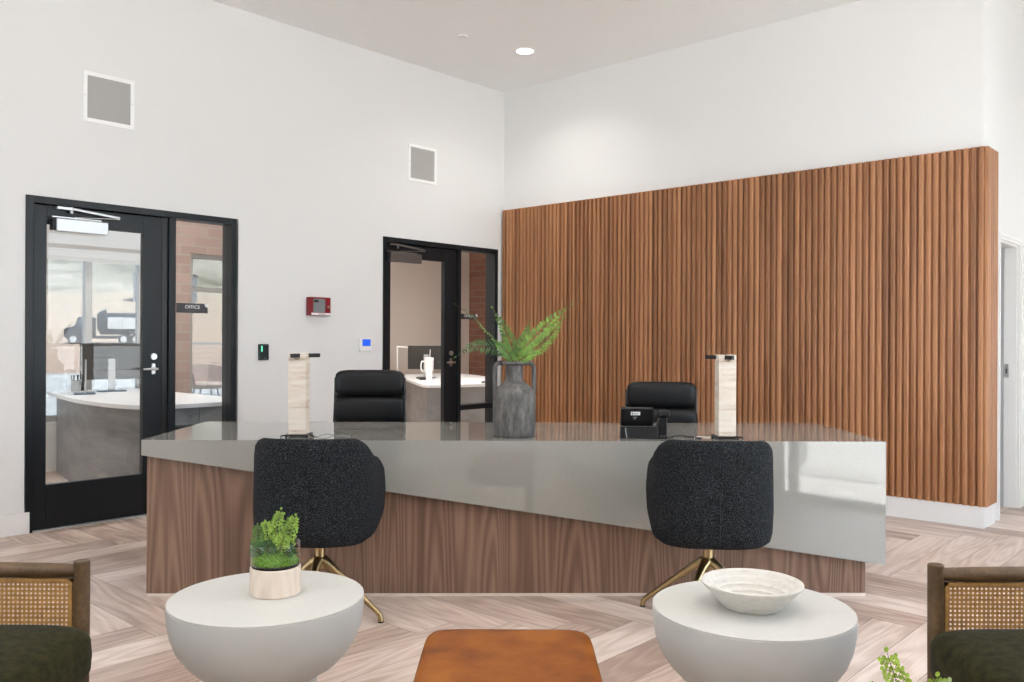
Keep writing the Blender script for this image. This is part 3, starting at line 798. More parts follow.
# ------------------------------------------------------------------ leather ottoman
def ottoman():
    r = thing('leather_ottoman', 'square tan leather ottoman between the two white tables', 'ottoman', (-.006, 2.172, 0))
    m = M()
    NX = 24; w, d = .232, .268
    v, f = [], []
    def sup(a, ex): return math.copysign(abs(a)**ex, a)
    NA = 72; rings = [(1.0-.02, .300), (1.0, .312), (1.003, .345), (1.0, .385), (.992, .402), (.975, .413), (.945, .419), (.86, .4225), (.6, .4245), (.3, .425)]
    for s, z in rings:
        for k in range(NA):
            a = 2*math.pi*k/NA
            x, y = sup(math.cos(a), .22), sup(math.sin(a), .22)
            v.append((x*w*s, y*d*s, z))
    v.append((0,0,.425)); v.append((0,0,.300))
    for i in range(len(rings)-1):
        for k in range(NA): f.append((i*NA+k, i*NA+(k+1) % NA, (i+1)*NA+(k+1) % NA, (i+1)*NA+k))
    t = (len(rings)-1)*NA
    for k in range(NA): f.append((t+k, t+(k+1) % NA, len(v)-2)); f.append((k, len(v)-1, (k+1) % NA))
    m.add(v, f); m.build('seat', LEATHER, r, ang=60)
    M().box(-.21,.21,-.235,-.215,.25,.302).box(-.21,.21,.215,.235,.25,.302).box(-.21,-.19,-.215,.215,.25,.302).box(.19,.21,-.215,.215,.25,.302).build('apron', FURN, r, smooth=False, bevel=.003)
    for sx in (-1, 1):
        for sy in (-1, 1): M().cyl((sx*.195, sy*.22, .27), (sx*.205, sy*.23, 0), .02, 16, .014).build('leg', FURN, r)
ottoman()

# ------------------------------------------------------------------ cane lounge chairs
def lounge(x, side, label):
    """side=+1: chair reaches to +x from its front posts at x"""
    r = thing('cane_lounge_chair', label, 'armchair', (x, 2.37, 0), group='cane-sided lounge chairs')
    s = side; L = .74
    for yy in (0, -.66):
        m = M(); m.tube([(0,yy,0),(0,yy,.40),(0,yy,.619),(0,yy,.622)], [.018,.021,.0215,.019], 20); m.build('post', FURN, r)
        m = M(); m.tube([(s*L, yy, 0),(s*L, yy, .70)], [.018,.024], 16); m.build('rear_post', FURN, r)
        m = M(); m.tube([(s*.01,yy,.594),(s*.10,yy,.594),(s*L,yy,.603)], [.0185,.0215,.0215], 18, flat=.95); m.build('arm_rail', FURN, r)
        m = M(); m.box(min(0,s*L), max(0,s*L), yy-.016, yy+.016, .30, .345); m.build('side_rail', FURN, r, bevel=.004)
        # cane panel: woven strands with open holes between
        m = M()
        a0, a1, z0, z1 = .024, L-.022, .345, .573
        m.box(s*a0 if s > 0 else -a0-.008, s*a0+.008 if s > 0 else -a0, yy-.006, yy+.006, z0, z1)
        m.box(min(s*a0,s*a1), max(s*a0,s*a1), yy-.006, yy+.006, z1-.009, z1).box(min(s*a0,s*a1), max(s*a0,s*a1), yy-.006, yy+.006, z0, z0+.009)
        P = .0122; k = 0
        a = a0+.008
        while a < a1:
            m.box(min(s*a, s*(a+.0060)), max(s*a, s*(a+.0060)), yy-.0009, yy+.0004, z0, z1); a += P
        z = z0+.006
        while z < z1-.004:
            m.box(min(s*a0,s*a1), max(s*a0,s*a1), yy+.0002, yy+.0014, z, z+.0060); z += P
        hgt = z1-z0
        c0 = a0+.008+.0021-P*24 
        k = 0
        base = a0+.0110
        off = .006+.0030
        for dsg in (1, -1):
            i = -30
            while i < 90:
                b0 = base + P*(i+.5) ; i += 1
                # line a = b0 + dsg*(z - z0 - off)
                za, zb = z0, z1
                A, B = b0+dsg*(za-z0-off), b0+dsg*(zb-z0-off)
                pts = [(A, za), (B, zb)]
                def clip(p, q):
                    res = [list(p), list(q)]
                    for lim, gt in ((a0+.004, True), (a1, False)):
                        for j in (0, 1):
                            o_ = res[1-j]; c_ = res[j]
                            if (c_[0] < lim) == gt and c_[0] != lim:
                                if (o_[0] < lim) == gt: return None
                                t = (lim-c_[0])/(o_[0]-c_[0]); c_[1] += t*(o_[1]-c_[1]); c_[0] = lim
                    return res
                q = clip(pts[0], pts[1])
                if not q or abs(q[0][1]-q[1][1]) < .004: continue
                (A, za), (B, zb) = q; w = .0016
                yo = yy-.0016*dsg
                m.add([(s*(A-w), yo-.0005, za), (s*(A+w), yo-.0005, za), (s*(B+w), yo-.0005, zb), (s*(B-w), yo-.0005, zb),
                       (s*(A-w), yo+.0005, za), (s*(A+w), yo+.0005, za), (s*(B+w), yo+.0005, zb), (s*(B-w), yo+.0005, zb)],
                      [(0,1,2,3), (4,7,6,5), (0,4,5,1), (1,5,6,2), (2,6,7,3), (3,7,4,0)])
        m.build('cane_panel', CANE, r, smooth=False)
    m = M(); m.box(min(0,s*.03), max(0,s*.03), -.64, -.02, .27, .33); m.build('front_rail', FURN, r, bevel=.004)
    m = M(); m.box(min(s*(L-.03), s*L), max(s*(L-.03), s*L), -.64, -.02, .30, .70); m.build('backrest_frame', FURN, r, bevel=.01)
    # cushion
    def sup(a, ex): return math.copysign(abs(a)**ex, a)
    v, f = [], []; NA, NB = 64, 16
    cx, cy, cz, w, d, h = s*(L/2-.052)+(.014 if s > 0 else 0), -.335, .388, L/2+.020, .318, .088
    for j in range(NB+1):
        b = -math.pi/2 + math.pi*j/NB; cb, sb = sup(math.cos(b), .34), sup(math.sin(b), .50)
        for k in range(NA):
            a = 2*math.pi*k/NA
            v.append((cx+w*cb*sup(math.cos(a), .22), cy+d*cb*sup(math.sin(a), .22), cz+h*sb))
    for j in range(NB):
        for k in range(NA): f.append((j*NA+k, j*NA+(k+1) % NA, (j+1)*NA+(k+1) % NA, (j+1)*NA+k))
    m = M(); m.add(v, f); bmesh.ops.remove_doubles(m.bm, verts=m.bm.verts, dist=1e-5)
    m.build('seat_cushion', VELVET, r, ang=70)
lounge(1.168, 1, 'cane-sided lounge chair with olive cushion, right of the white tables')
lounge(-1.180, -1, 'cane-sided lounge chair with olive cushion, left of the white tables')

# ------------------------------------------------------------------ things on the desk
def vase():
    r = thing('clay_vase', 'weathered grey two-handled clay vase on the desk', 'vase', (.013, 4.31, DESKTOP))
    prof = [(0,0),(.103,0),(.108,.004),(.111,.012),(.112,.06),(.1125,.16),(.111,.198),(.104,.222),(.090,.242),(.070,.259),(.053,.270),(.047,.280),(.046,.30),(.046,.350),(.050,.357),(.063,.360),(.064,.368),(.060,.3725),(.050,.372),(.042,.366),(.040,.35),(.040,.28),(.05,.262),(.09,.23),(.10,.2),(.10,.02),(0,.015)]
    M().lathe([(a*.955, b) for a, b in prof], seg=72).build('vessel', STONE, r, ang=60)
    for s in (-1, 1):
        pts = bez([(s*.050,0,.362),(s*.075,0,.366),(s*.094,0,.350),(s*.097,0,.31),(s*.097,0,.25),(s*.098,0,.205)], 6)
        M().tube(pts, .0075, 12, flat=1.5).build('handle', STONE, r)
vase()
def frond(label, pts, ln, wd, mt, seed, face=(0,-1,.3), n=22, curl=0.):
    g = random.Random(seed); face = Vector(face).normalized()
    P = bez(pts, 12); N = len(P)
    m = M(); m.tube(P, [.0021*(1-.7*i/N) for i in range(N)], 6, mi=1)
    for k in range(n):
        t = .28 + .72*k/n; i = min(N-2, int(t*(N-1))); p = P[i]; d = (P[i+1]-P[i]).normalized()
        side = d.cross(face).normalized()
        L = ln*math.sin(math.pi*min(1, .22+.80*(k/n)))**.7*(1.0-.35*k/n)
        for s in (-1, 1):
            dd = side*s + d*.65 + face*(g.uniform(-.25,.25)+curl)
            leaf_long(m, p, dd, face+Vector((g.uniform(-.3,.3),)*3), L*g.uniform(.85,1.1), wd)
            # side teeth make the leaflet feathery
            q = dd.normalized()
            for j in (.35, .6, .8):
                b = p + q*L*j
                for s2 in (-1, 1): leaf_long(m, b, q*.8 + q.cross(face).normalized()*s2, face, L*.26*(1.2-j), wd*.55)
    leaf_long(m, P[-1], P[-1]-P[-2], face, ln*.35, wd)
    o = m.build('fern_frond', [mt, STEM], None, smooth=False, fix=False)
    return tag(o, label, 'fern frond', 'fern fronds in the clay vase')
def fp(u, v, z):   # desk vase fronds are laid out at true distance z
    return ((u-512)/862*z, z, 1.233-(v-340)/862*z)
b0 = (.013, 4.31, 1.05)
frond('fern frond in the vase reaching highest to the left, leaf folded narrow', [b0, (.005,4.30,1.13), (-.055,4.27,1.205), (-.13,4.22,1.275), (-.19,4.18,1.345), (-.272,4.14,1.402)], .030, .0042, PLANT_A, 1, face=(.5,-.3,.6))
frond('fern frond in the vase spreading level to the left, lowest one there', [b0, (.0,4.31,1.13), (-.06,4.29,1.185), (-.13,4.24,1.20), (-.20,4.19,1.195), (-.265,4.15,1.155)], .066, .0042, PLANT_D, 2, face=(-.1,-.8,.5), n=17)
frond('slim upright fern frond in the vase, second from the left', [b0, (.008,4.31,1.14), (-.008,4.30,1.22), (-.045,4.28,1.30), (-.097,4.26,1.388)], .048, .0050, PLANT_A, 3, face=(-.2,-.8,.3))
frond('long fern frond in the vase reaching highest to the right', [b0, (.02,4.32,1.13), (.07,4.34,1.20), (.14,4.36,1.275), (.21,4.38,1.345), (.300,4.40,1.412)], .058, .0045, PLANT_C, 4, face=(.1,-.9,.3), n=28)
frond('broad fern frond in the vase leaning right below the longest one', [b0, (.03,4.30,1.12), (.085,4.27,1.17), (.15,4.24,1.22), (.205,4.22,1.28), (.245,4.20,1.335)], .062, .0046, PLANT_C, 5, face=(.2,-.9,.4), n=24)
frond('short fern frond in the vase standing just right of its middle', [b0, (.02,4.33,1.13), (.035,4.35,1.20), (.07,4.36,1.26), (.088,4.36,1.325)], .040, .0048, PLANT_A, 6)
frond('short fern frond in the vase bending left close to the rim', [b0, (.005,4.29,1.12), (-.02,4.26,1.17), (-.055,4.23,1.20), (-.085,4.21,1.225)], .045, .005, PLANT_A, 7, n=16)
frond('short fern frond in the vase bending right close to the rim', [b0, (.03,4.29,1.12), (.06,4.26,1.15), (.095,4.24,1.165), (.13,4.22,1.165)], .045, .005, PLANT_C, 8, n=16)

def column(x, y, rz, brz, label, bx):
    r = thing('travertine_lamp', label, 'desk lamp', (x, y, DESKTOP), rz, group='travertine lamp columns on the desk')
    w = .043; h = .412; nz = .034; s0, s1 = -.010, .010
    m = M()
    m.box(-w, w, -w, w, .014, h-nz).box(-w, s0, -w, w, h-nz, h).box(s1, w, -w, w, h-nz, h)
    m.build('stone_column', TRAV, r, smooth=False, bevel=.003)
    b = M(); T = Matrix.Translation((bx, 0, h-.013)) @ Matrix.Rotation(brz, 4, 'Z')
    b.box(-.007, .007, -.098, .098, -.010, .010, T)
    b.build('crossbar', BLACKM, r, smooth=False, bevel=.0015)
    m = M(); m.box(-.056, .056, -.056, .056, .006, .014)
    for sx in (-1, 1):
        for sy in (-1, 1): m.cyl((sx*.05, sy*.05, 0), (sx*.05, sy*.05, .007), .006, 10)
    m.build('base_plate', BLACKM, r, smooth=False)
    M().tube([(-.052,-.045,.010),(-.072,-.05,.008),(-.078,-.05,.002)], .0035, 8).build('switch_lever', BLACKP, r)
    M().tube([(.052,-.02,.010),(.074,-.03,.008),(.080,-.03,.002)], .0035, 8).build('switch_lever', BLACKP, r)
column(-1.048, 4.25, 0, R(-30), 'travertine column lamp with black crossbar on the left part of the desk', .030)
column(1.053, 4.25, 0, R(28), 'travertine column lamp with black crossbar on the right part of the desk', -.030)
def cable(name, label, pts, m_, rad=.0028):
    o = M().tube(bez(pts, 8), rad, 7).build(name, m_); tag(o, label, 'cable'); return o
Z = DESKTOP+.003
cable('power_cord', 'white cord lying on the desk beside the left travertine lamp', [(-.975,4.25,Z),(-.95,4.22,Z),(-.92,4.26,Z+.008),(-.89,4.30,Z),(-.865,4.27,Z),(-.84,4.29,Z),(-.80,4.25,Z)], GREYG, .002)
cable('power_cord', 'black cord running from the desk phone towards the right travertine lamp', [(.735,4.25,Z),(.76,4.22,Z),(.79,4.27,Z),(.83,4.25,Z+.01),(.87,4.29,Z),(.91,4.26,Z),(.93,4.22,Z),(.90,4.20,Z)], BLACKP)
cable('power_cord', 'white cord lying between the desk phone and the right travertine lamp', [(.905,4.26,Z),(.93,4.29,Z),(.96,4.28,Z),(.985,4.27,Z)], WHITEP, .0018)
def phone():
    r = thing('desk_phone', 'black desk phone with handset, seen from behind, on the desk', 'telephone', (.628, 4.26, DESKTOP), R(-5))
    r.scale = (1.08, 1.08, .93)
    M().prism([(-.05,0),(.09,0),(.09,.012),(-.02,.062),(-.045,.066)], -.085, .085, axis='x').build('base', BLACKP, r, bevel=.005)
    T = Matrix.Translation((-.008, -.02, .118)) @ Matrix.Rotation(R(22), 4, 'X')
    m = M(); m.box(-.075, .072, -.011, .011, -.058, .050, T); sc = m.build('screen_back', BLACKP, r, bevel=.008, seg=3)
    m = M(); m.box(-.030, .012, -.0125, -.0112, .010, .030, T); m.box(-.025, -.021, -.0131, -.0126, .014, .026, T, mi=1); m.box(-.017, .006, -.0131, -.0126, .021, .0225, T, mi=1); m.box(-.017, .002, -.0131, -.0126, .0165, .018, T, mi=1)
    m.build('sticker', [WHITEP, BLACKP], r, smooth=False)
    m = M(); m.box(-.02, -.002, -.0122, -.0112, -.005, 0, T).box(-.016, -.006, -.0122, -.0112, -.014, -.010, T); m.build('maker_mark', GREYG, r, smooth=False)
    pts = bez([(.102,.065,.055),(.106,.03,.083),(.109,-.01,.118),(.112,-.032,.142)], 5)
    m = M(); m.tube(pts, [.019]*len(pts), 12, flat=1.3); 
    m.box(.083, .135, -.055, -.018, .118, .150, None).box(.083, .132, .045, .085, .035, .065)
    m.build('handset', BLACKP, r, bevel=.006)
    m = M(); m.box(.086, .128, -.05, .09, .0, .020); m.box(.09,.125,-.04,.0,.02,.11); m.build('cradle', BLACKP, r, bevel=.005)
    m = M(); m.tube(bez([(-.062,-.045,.055),(-.060,-.062,.03),(-.056,-.066,.006)], 6), .0025, 7); m.build('cord', GREYG, r)
phone()

# ------------------------------------------------------------------ office chairs behind the desk
def office_chair(x, y, rz, top, label):
    r = thing('office_chair', label, 'office chair', (x, y, 0), rz, group='black leather office chairs')
    def sup(a, ex): return math.copysign(abs(a)**ex, a)
    def pad(name, zc, h, w, t, yc, tilt=0):
        v, f = [], []; NA, NB = 40, 14
        T = Matrix.Translation((0, yc, zc)) @ Matrix.Rotation(tilt, 4, 'X')
        for j in range(NB+1):
            b = -math.pi/2+math.pi*j/NB
            for k in range(NA):
                a = 2*math.pi*k/NA
                # long axis x ; cross-section in (y,z)
                xx = w*sup(math.sin(b), .35); cc = sup(math.cos(b), .35)
                v.append(T @ Vector((xx, t*cc*sup(math.cos(a), .75), h*cc*sup(math.sin(a), .55))))
        for j in range(NB):
            for k in range(NA): f.append((j*NA+k, j*NA+(k+1) % NA, (j+1)*NA+(k+1) % NA, (j+1)*NA+k))
        m = M(); m.add(v, f); bmesh.ops.remove_doubles(m.bm, verts=m.bm.verts, dist=1e-5); return m.build(name, LEATHERB, r, ang=80)
    pad('back_pad', top-.086, .088, .222, .042, .02)
    pad('back_pad', top-.262, .092, .228, .046, .0)
    pad('back_pad', top-.44, .09, .224, .046, -.015)
    pad('seat_pad', .475, .045, .245, .25, -.27)
    m = M()
    for s in (-1, 1): m.tube(bez([(s*.212, .05, top-.05),(s*.216, .045, top-.25),(s*.226,.0,.50),(s*.226,-.06,.445),(s*.226,-.45,.44)], 5), .011, 8, flat=2)
    m.box(-.222, .222, .050, .062, .52, top-.03); m.box(-.222, .222, -.48, -.04, .415, .435)
    m.build('frame', BLACKM, r)
    for s in (-1, 1):
        M().tube(bez([(s*.25,.0,.56),(s*.265,-.03,.64),(s*.27,-.12,.655),(s*.27,-.28,.645),(s*.262,-.34,.60),(s*.24,-.30,.46)], 6), .014, 10, flat=1.6).build('armrest', BLACKP, r)
    M().cyl((0,-.24,.09),(0,-.24,.42), .028, 18).build('gas_post', BLACKM, r)
    for k in range(5):
        an = R(18+72*k); dx, dy = math.cos(an), math.sin(an)
        M().tube([(0,-.24,.10),(dx*.15,-.24+dy*.15,.095),(dx*.29,-.24+dy*.29,.072)], [.028,.022,.014], 10).build('leg', BLACKM, r)
        M().cyl((dx*.29-dy*.012,-.24+dy*.29+dx*.012,.029),(dx*.29+dy*.012,-.24+dy*.29-dx*.012,.029), .029, 18).build('caster', BLACKP, r)
office_chair(-.925, 5.60, R(3), 1.033, 'black leather office chair behind the desk, in front of the white wall')
office_chair(.975, 5.60, R(-4), .965, 'black leather office chair behind the desk phone, in front of the slatted panel')

# ------------------------------------------------------------------ inside the left office
WTOP = mat('white_laminate', (.78,.79,.80), .3)
GREYW = wood('grey_laminate', (.16,.165,.17), (.24,.245,.25), (.31,.315,.32), sc=(3,3,9), fine=(8,8,140), rough=.4, rings=12, ringmix=.2)
def curved_desk():
    r = thing('curved_desk', 'curved grey office desk with white top behind the left glass door', 'desk', (0,0,0), room=True)
    front = [(v.x, v.y) for v in bez([(-.20,-3.20,0),(-.215,-3.42,0),(-.36,-3.545,0),(-.69,-3.60,0),(-1.29,-3.587,0),(-2.05,-3.463,0),(-2.52,-3.37,0)], 6)]
    back = [(-2.52, -2.62), (-.20, -2.62)]
    M().prism([(p[0], p[1]-.03) for p in front]+back, .715, .745).build('desk_top', WTOP, r, ang=25)
    front = [(min(-.24, x), y+.05) for x, y in front]; inner = [(x-.01, y+.03) for x, y in front]
    m = M()
    v = [(x, y, 0) for x, y in front]+[(x, y, .715) for x, y in front]+[(x, y, 0) for x, y in inner]+[(x, y, .715) for x, y in inner]; n = len(front)
    f = [(i, i+1, n+i+1, n+i) for i in range(n-1)]+[(2*n+i+1, 2*n+i, 3*n+i, 3*n+i+1) for i in range(n-1)]+[(0, n, 3*n, 2*n), (n-1, 3*n-1, 4*n-1, 2*n-1)]
    m.add(v, f); m.box(-.27, -.24, -3.12, -2.65, 0, .715); m.box(-2.5, -2.47, -3.28, -2.65, 0, .715)
    m.build('front_panel', GREYW, r, ang=30)
curved_desk()
def monitor(x, y, z, rz, w, h, label, room=True, face_mat=None, grp=None):
    r = thing('monitor', label, 'monitor', (x, y, z), rz, room=room, group=grp)
    M().box(-w/2, w/2, 0, .022, .11, .11+h).build('screen_shell', MONB, r, bevel=.004)
    M().box(-w/2+.008, w/2-.008, -.0015, .0, .118, .102+h).build('screen', face_mat or mat('dark_screen', (.01,.012,.015), .15), r, smooth=False)
    M().box(-.03, .03, .022, .04, .01, .30).build('stand_neck', SILVER, r, bevel=.003)
    rbox(M(), -.12, .12, -.06, .11, 0, .010, .03).build('stand_base', mat('blue_grey_base', (.10,.14,.19), .3, .4), r)
    return r
MZ = .745
monitor(-2.16, -2.98, MZ, R(-104), .52, .33, 'large dark monitor seen from behind on the curved office desk')
monitor(-1.93, -3.33, MZ, R(-20), .36, .33, 'second monitor turned edge-on at the left of the curved office desk')
r = thing('pen_cup', 'clear cup of pens on the curved office desk', 'pen cup', (-2.34, -3.22, MZ), room=True)
M().lathe([(0,0),(.042,0),(.045,.10),(.042,.10),(.039,.004),(0,.004)], seg=24).build('cup', mat('frosted_cup', (.55,.57,.58), .3), r)
m = M()
for k in range(6): a = k*1.1; m.cyl((.02*math.cos(a), .02*math.sin(a), .01), (.038*math.cos(a), .038*math.sin(a), .15), .004, 8)
m.build('pens', BLACKP, r)
r = thing('desk_box', 'small dark box left of the pen cup on the curved office desk', 'box', (-2.44, -3.13, MZ), room=True)
M().box(-.04,.04,-.03,.03,0,.05).build('box_body', MONB, r, bevel=.004); M().box(-.03,.03,-.02,.02,.05,.075).build('box_lid', MONB, r, bevel=.003)
def task_chair(x, y, rz, label, room=True):
    r = thing('task_chair', label, 'office chair', (x, y, 0), rz, room=room)
    rbox(M(), -.24, .24, -.24, .24, .43, .50, .08, 6).build('seat', BLACKP, r, bevel=.02, seg=3)
    m = M(); rows = []
    v, f = [], []
    for j in range(9):
        z = .56+.055*j; yy = .24+.02*math.sin(j/8*math.pi*1.2)
        for i in range(9):
            xx = -.22+.055*i; v.append((xx*(1-.12*(j/8)**2), yy-.03*(1-(xx/.22)**2)*-1, z))
    for j in range(8):
        for i in range(8): f.append((j*9+i, j*9+i+1, (j+1)*9+i+1, (j+1)*9+i))
    m.add(v, f); b = m.build('backrest', BLACKP, r); so = b.modifiers.new('s', 'SOLIDIFY'); so.thickness = .03
    M().tube(bez([(0,.0,.42),(0,.2,.42),(0,.29,.55),(0,.29,.75)], 5), .02, 10, flat=1.6).build('back_bar', BLACKM, r)
    for s in (-1, 1): M().tube(bez([(s*.2,0,.44),(s*.27,0,.46),(s*.28,.0,.62),(s*.28,-.1,.66),(s*.28,.1,.66)], 4), .016, 8).build('armrest', BLACKP, r)
    M().cyl((0,0,.09),(0,0,.43), .026, 16).build('gas_post', BLACKM, r)
    for k in range(5):
        an = R(18+72*k); dx, dy = math.cos(an), math.sin(an)
        M().tube([(0,0,.10),(dx*.28,dy*.28,.065)], [.026,.014], 10).build('leg', BLACKM, r)
        M().cyl((dx*.28-dy*.012,dy*.28+dx*.012,.028),(dx*.28+dy*.012,dy*.28-dx*.012,.028), .028, 16).build('caster', BLACKP, r)
task_chair(-1.05, -2.2, R(0), 'black task chair behind the curved office desk')

# ------------------------------------------------------------------ inside the right office
def office_desk():
    r = thing('office_desk', 'grey office desk with white top behind the right glass door', 'desk', (0,0,0), room=True)
    top = [(-3.3,1.35),(-2.46,.80),(-1.79,.35),(-1.10,-.10),(-.98,-.12),(-.90,-.02),(-.81,.23),(-.71,.52),(-.60,1.4),(-1.4,1.5),(-2.6,2.2),(-3.3,2.4)]
    M().prism(top, .715, .745).build('desk_top', WTOP, r, ang=25)
    m = M(); pts = [(-3.25,1.36),(-2.46,.84),(-1.79,.39),(-1.06,-.07),(-.93,.02),(-.85,.25),(-.75,.54),(-.65,1.38)]
    for a, b in zip(pts, pts[1:]):
        d = Vector((b[0]-a[0], b[1]-a[1])).normalized(); n = Vector((-d.y, d.x))*.025
        m.prism([(a[0], a[1]), (b[0], b[1]), (b[0]+n.x, b[1]+n.y), (a[0]+n.x, a[1]+n.y)], 0, .715)
    m.build('front_panel', GREYW, r, smooth=False)
office_desk()
monitor(-2.30, 1.03, MZ, R(-140), .47, .30, 'dark monitor on the desk behind the right glass door')
def tumbler():
    r = thing('tumbler', 'tall white tumbler with handle and straw behind the right glass door', 'tumbler', (-1.75, .58, MZ), R(0), room=True)
    M().lathe([(0,0),(.036,0),(.038,.01),(.040,.10),(.052,.13),(.054,.24),(.055,.25),(0,.25)], seg=32).build('cup', WHITEP, r)
    M().lathe([(.056,.25),(.056,.268),(.04,.275),(0,.275)], seg=32).build('lid', WHITEP, r)
    M().cyl((.01,0,.27),(.02,0,.37), .005, 8).build('straw', WHITEP, r)
    M().tube(bez([(-.04,-.035,.225),(-.065,-.058,.225),(-.072,-.065,.17),(-.065,-.058,.115),(-.038,-.035,.11)], 5), .009, 8).build('handle', WHITEP, r)
tumbler()
def lamp():
    r = thing('desk_lamp', 'thin white angled desk lamp behind the right glass door', 'desk lamp', (-2.86, 1.02, MZ), room=True)
    M().lathe([(0,0),(.07,0),(.07,.012),(0,.012)], seg=24).build('lamp_base', WHITEP, r)
    M().cyl((0,0,.01),(0,0,.40), .010, 10).build('lamp_stem', WHITEP, r)
    M().cyl((0,0,.395),(.20,.19,.37), .011, 10).cyl((.18,.171,.372),(.22,.209,.368), .014, 10, mi=1).build('lamp_arm', [WHITEP, BLACKP], r)
lamp()
r = thing('keyboard', 'black keyboard on the desk behind the right glass door', 'keyboard', (-2.05, .76, MZ), R(-35), room=True)
M().box(-.2,.2,-.07,.07,0,.018).build('keyboard_body', BLACKP, r, bevel=.004)
m = M()
for i in range(14):
    for j in range(4): m.box(-.19+i*.027, -.167+i*.027, -.06+j*.03, -.036+j*.03, .018, .023)
m.build('keys', MONB, r, smooth=False)
r = thing('desk_clip', 'small dark clip lying on the white desk seen through the right sidelight', 'clip', (-.85, .62, MZ), room=True)
M().tube(bez([(-.06,0,.008),(-.03,.02,.015),(0,0,.01),(.03,.02,.018),(.06,0,.008)], 4), .008, 8).build('clip_body', BLACKP, r)
task_chair(-1.95, 2.55, R(20), 'black mesh office chair seen through the right sidelight')

# ------------------------------------------------------------------ outdoors behind the offices
def ny(x, y):
    return math.sin(x*.13+y*.07)*.5+math.sin(x*.31-y*.19+1.3)*.3+math.sin(x*.05+2.1+y*.023)*.9
def terrain():
    r2 = M(); NX, NY = 150, 150; v, f = [], []
    # grid seen from above: u is left-right, w is distance from the building
    for j in range(NY+1):
        w = 6 + (j/NY)**2.2*1500
        for i in range(NX+1):
            u = (i/NX-.5)*(90+w*2.0)
            h = -.05
            if w > 70: h += min(1, (w-70)/40)*.55
            if w > 110: h += 10.5*min(1, (w-110)/80)**1.1 + ny(u*.5, w*.5)*.5*min(1,(w-110)/60)
            if w > 230: h += 62*(1-math.exp(-(w-230)/330)) + ny(u*.06+3, w*.05)*9*min(1,(w-230)/200) + 10*math.sin(u*.008+1)*min(1,(w-230)/300)
            v.append((u, w, h))
    for j in range(NY):
        for i in range(NX): a = j*(NX+1)+i; f.append((a, a+1, a+NX+2, a+NX+1))
    r2.add(v, f)
    m, nt, b = new_mat('desert'); tc = nt.nodes.new('ShaderNodeTexCoord')
    n = nt.nodes.new('ShaderNodeTexNoise'); n.inputs['Scale'].default_value = .05; n.inputs['Detail'].default_value = 9; n.inputs['Roughness'].default_value = .7
    nt.links.new(tc.outputs['Object'], n.inputs['Vector'])
    c = ramp(nt, n.outputs['Fac'], [(.36, (.10,.10,.065)), (.48, (.30,.27,.21)), (.60, (.44,.39,.32))])
    s = nt.nodes.new('ShaderNodeSeparateXYZ'); nt.links.new(tc.outputs['Object'], s.inputs[0])
    near = ramp(nt, math_node(nt, 'DIVIDE', s.outputs[1], 400.0), [(.0, (.42,.30,.23)), (.20, (.48,.35,.27)), (.5, (.46,.38,.29))])
    k = math_node(nt, 'GREATER_THAN', s.outputs[1], 215.0)
    nt.links.new(mixc(nt, k, near, c), b.inputs['Base Color']); b.inputs['Roughness'].default_value = 1
    b.inputs['Specular IOR Level'].default_value = 0
    o = r2.build('terrain', m, None, fix=False); o['kind'] = 'structure'
    o.matrix_world = Matrix.Rotation(R(22), 4, 'Z')
    return o
terrain()
# paved patio just outside the office windows
struct('roof', M().box(XR+.15, XR+2.15, YB-2, YF+2, 3.5, 3.62), TRIMW, smooth=False)  # unseen eave added to keep direct sun off the lounge floor
struct('patio_slab', M().box(XR+.15, XR+22, -20, 14, -.125, -.01).box(-26, OFY-.25, -20, 14, -.125, -.01).box(OFY-.25, OFX-.16, -20, .2, -.125, -.01), mat('pale_concrete', (.50,.48,.45), .9, noise=.06, nscale=3), smooth=False)
TR = Matrix.Rotation(R(22), 4, 'Z')
def place(u, w, z, o):
    o.matrix_world = Matrix.Translation((u, w, z)) @ o.matrix_world
def out_pt(u, d):
    """ground point seen at picture column u, at distance d"""
    return Vector(((u-512)/862*d, d, 0))
def ground_h(p):
    q = TR.inverted() @ p; u, w = q.x, q.y; h = -.05
    if w > 70: h += min(1, (w-70)/40)*.55
    if w > 110: h += 10.5*min(1, (w-110)/80)**1.1 + ny(u*.5, w*.5)*.5*min(1,(w-110)/60)
    if w > 230: h += 62*(1-math.exp(-(w-230)/330)) + ny(u*.06+3, w*.05)*9*min(1,(w-230)/200) + 10*math.sin(u*.008+1)*min(1,(w-230)/300)
    return h
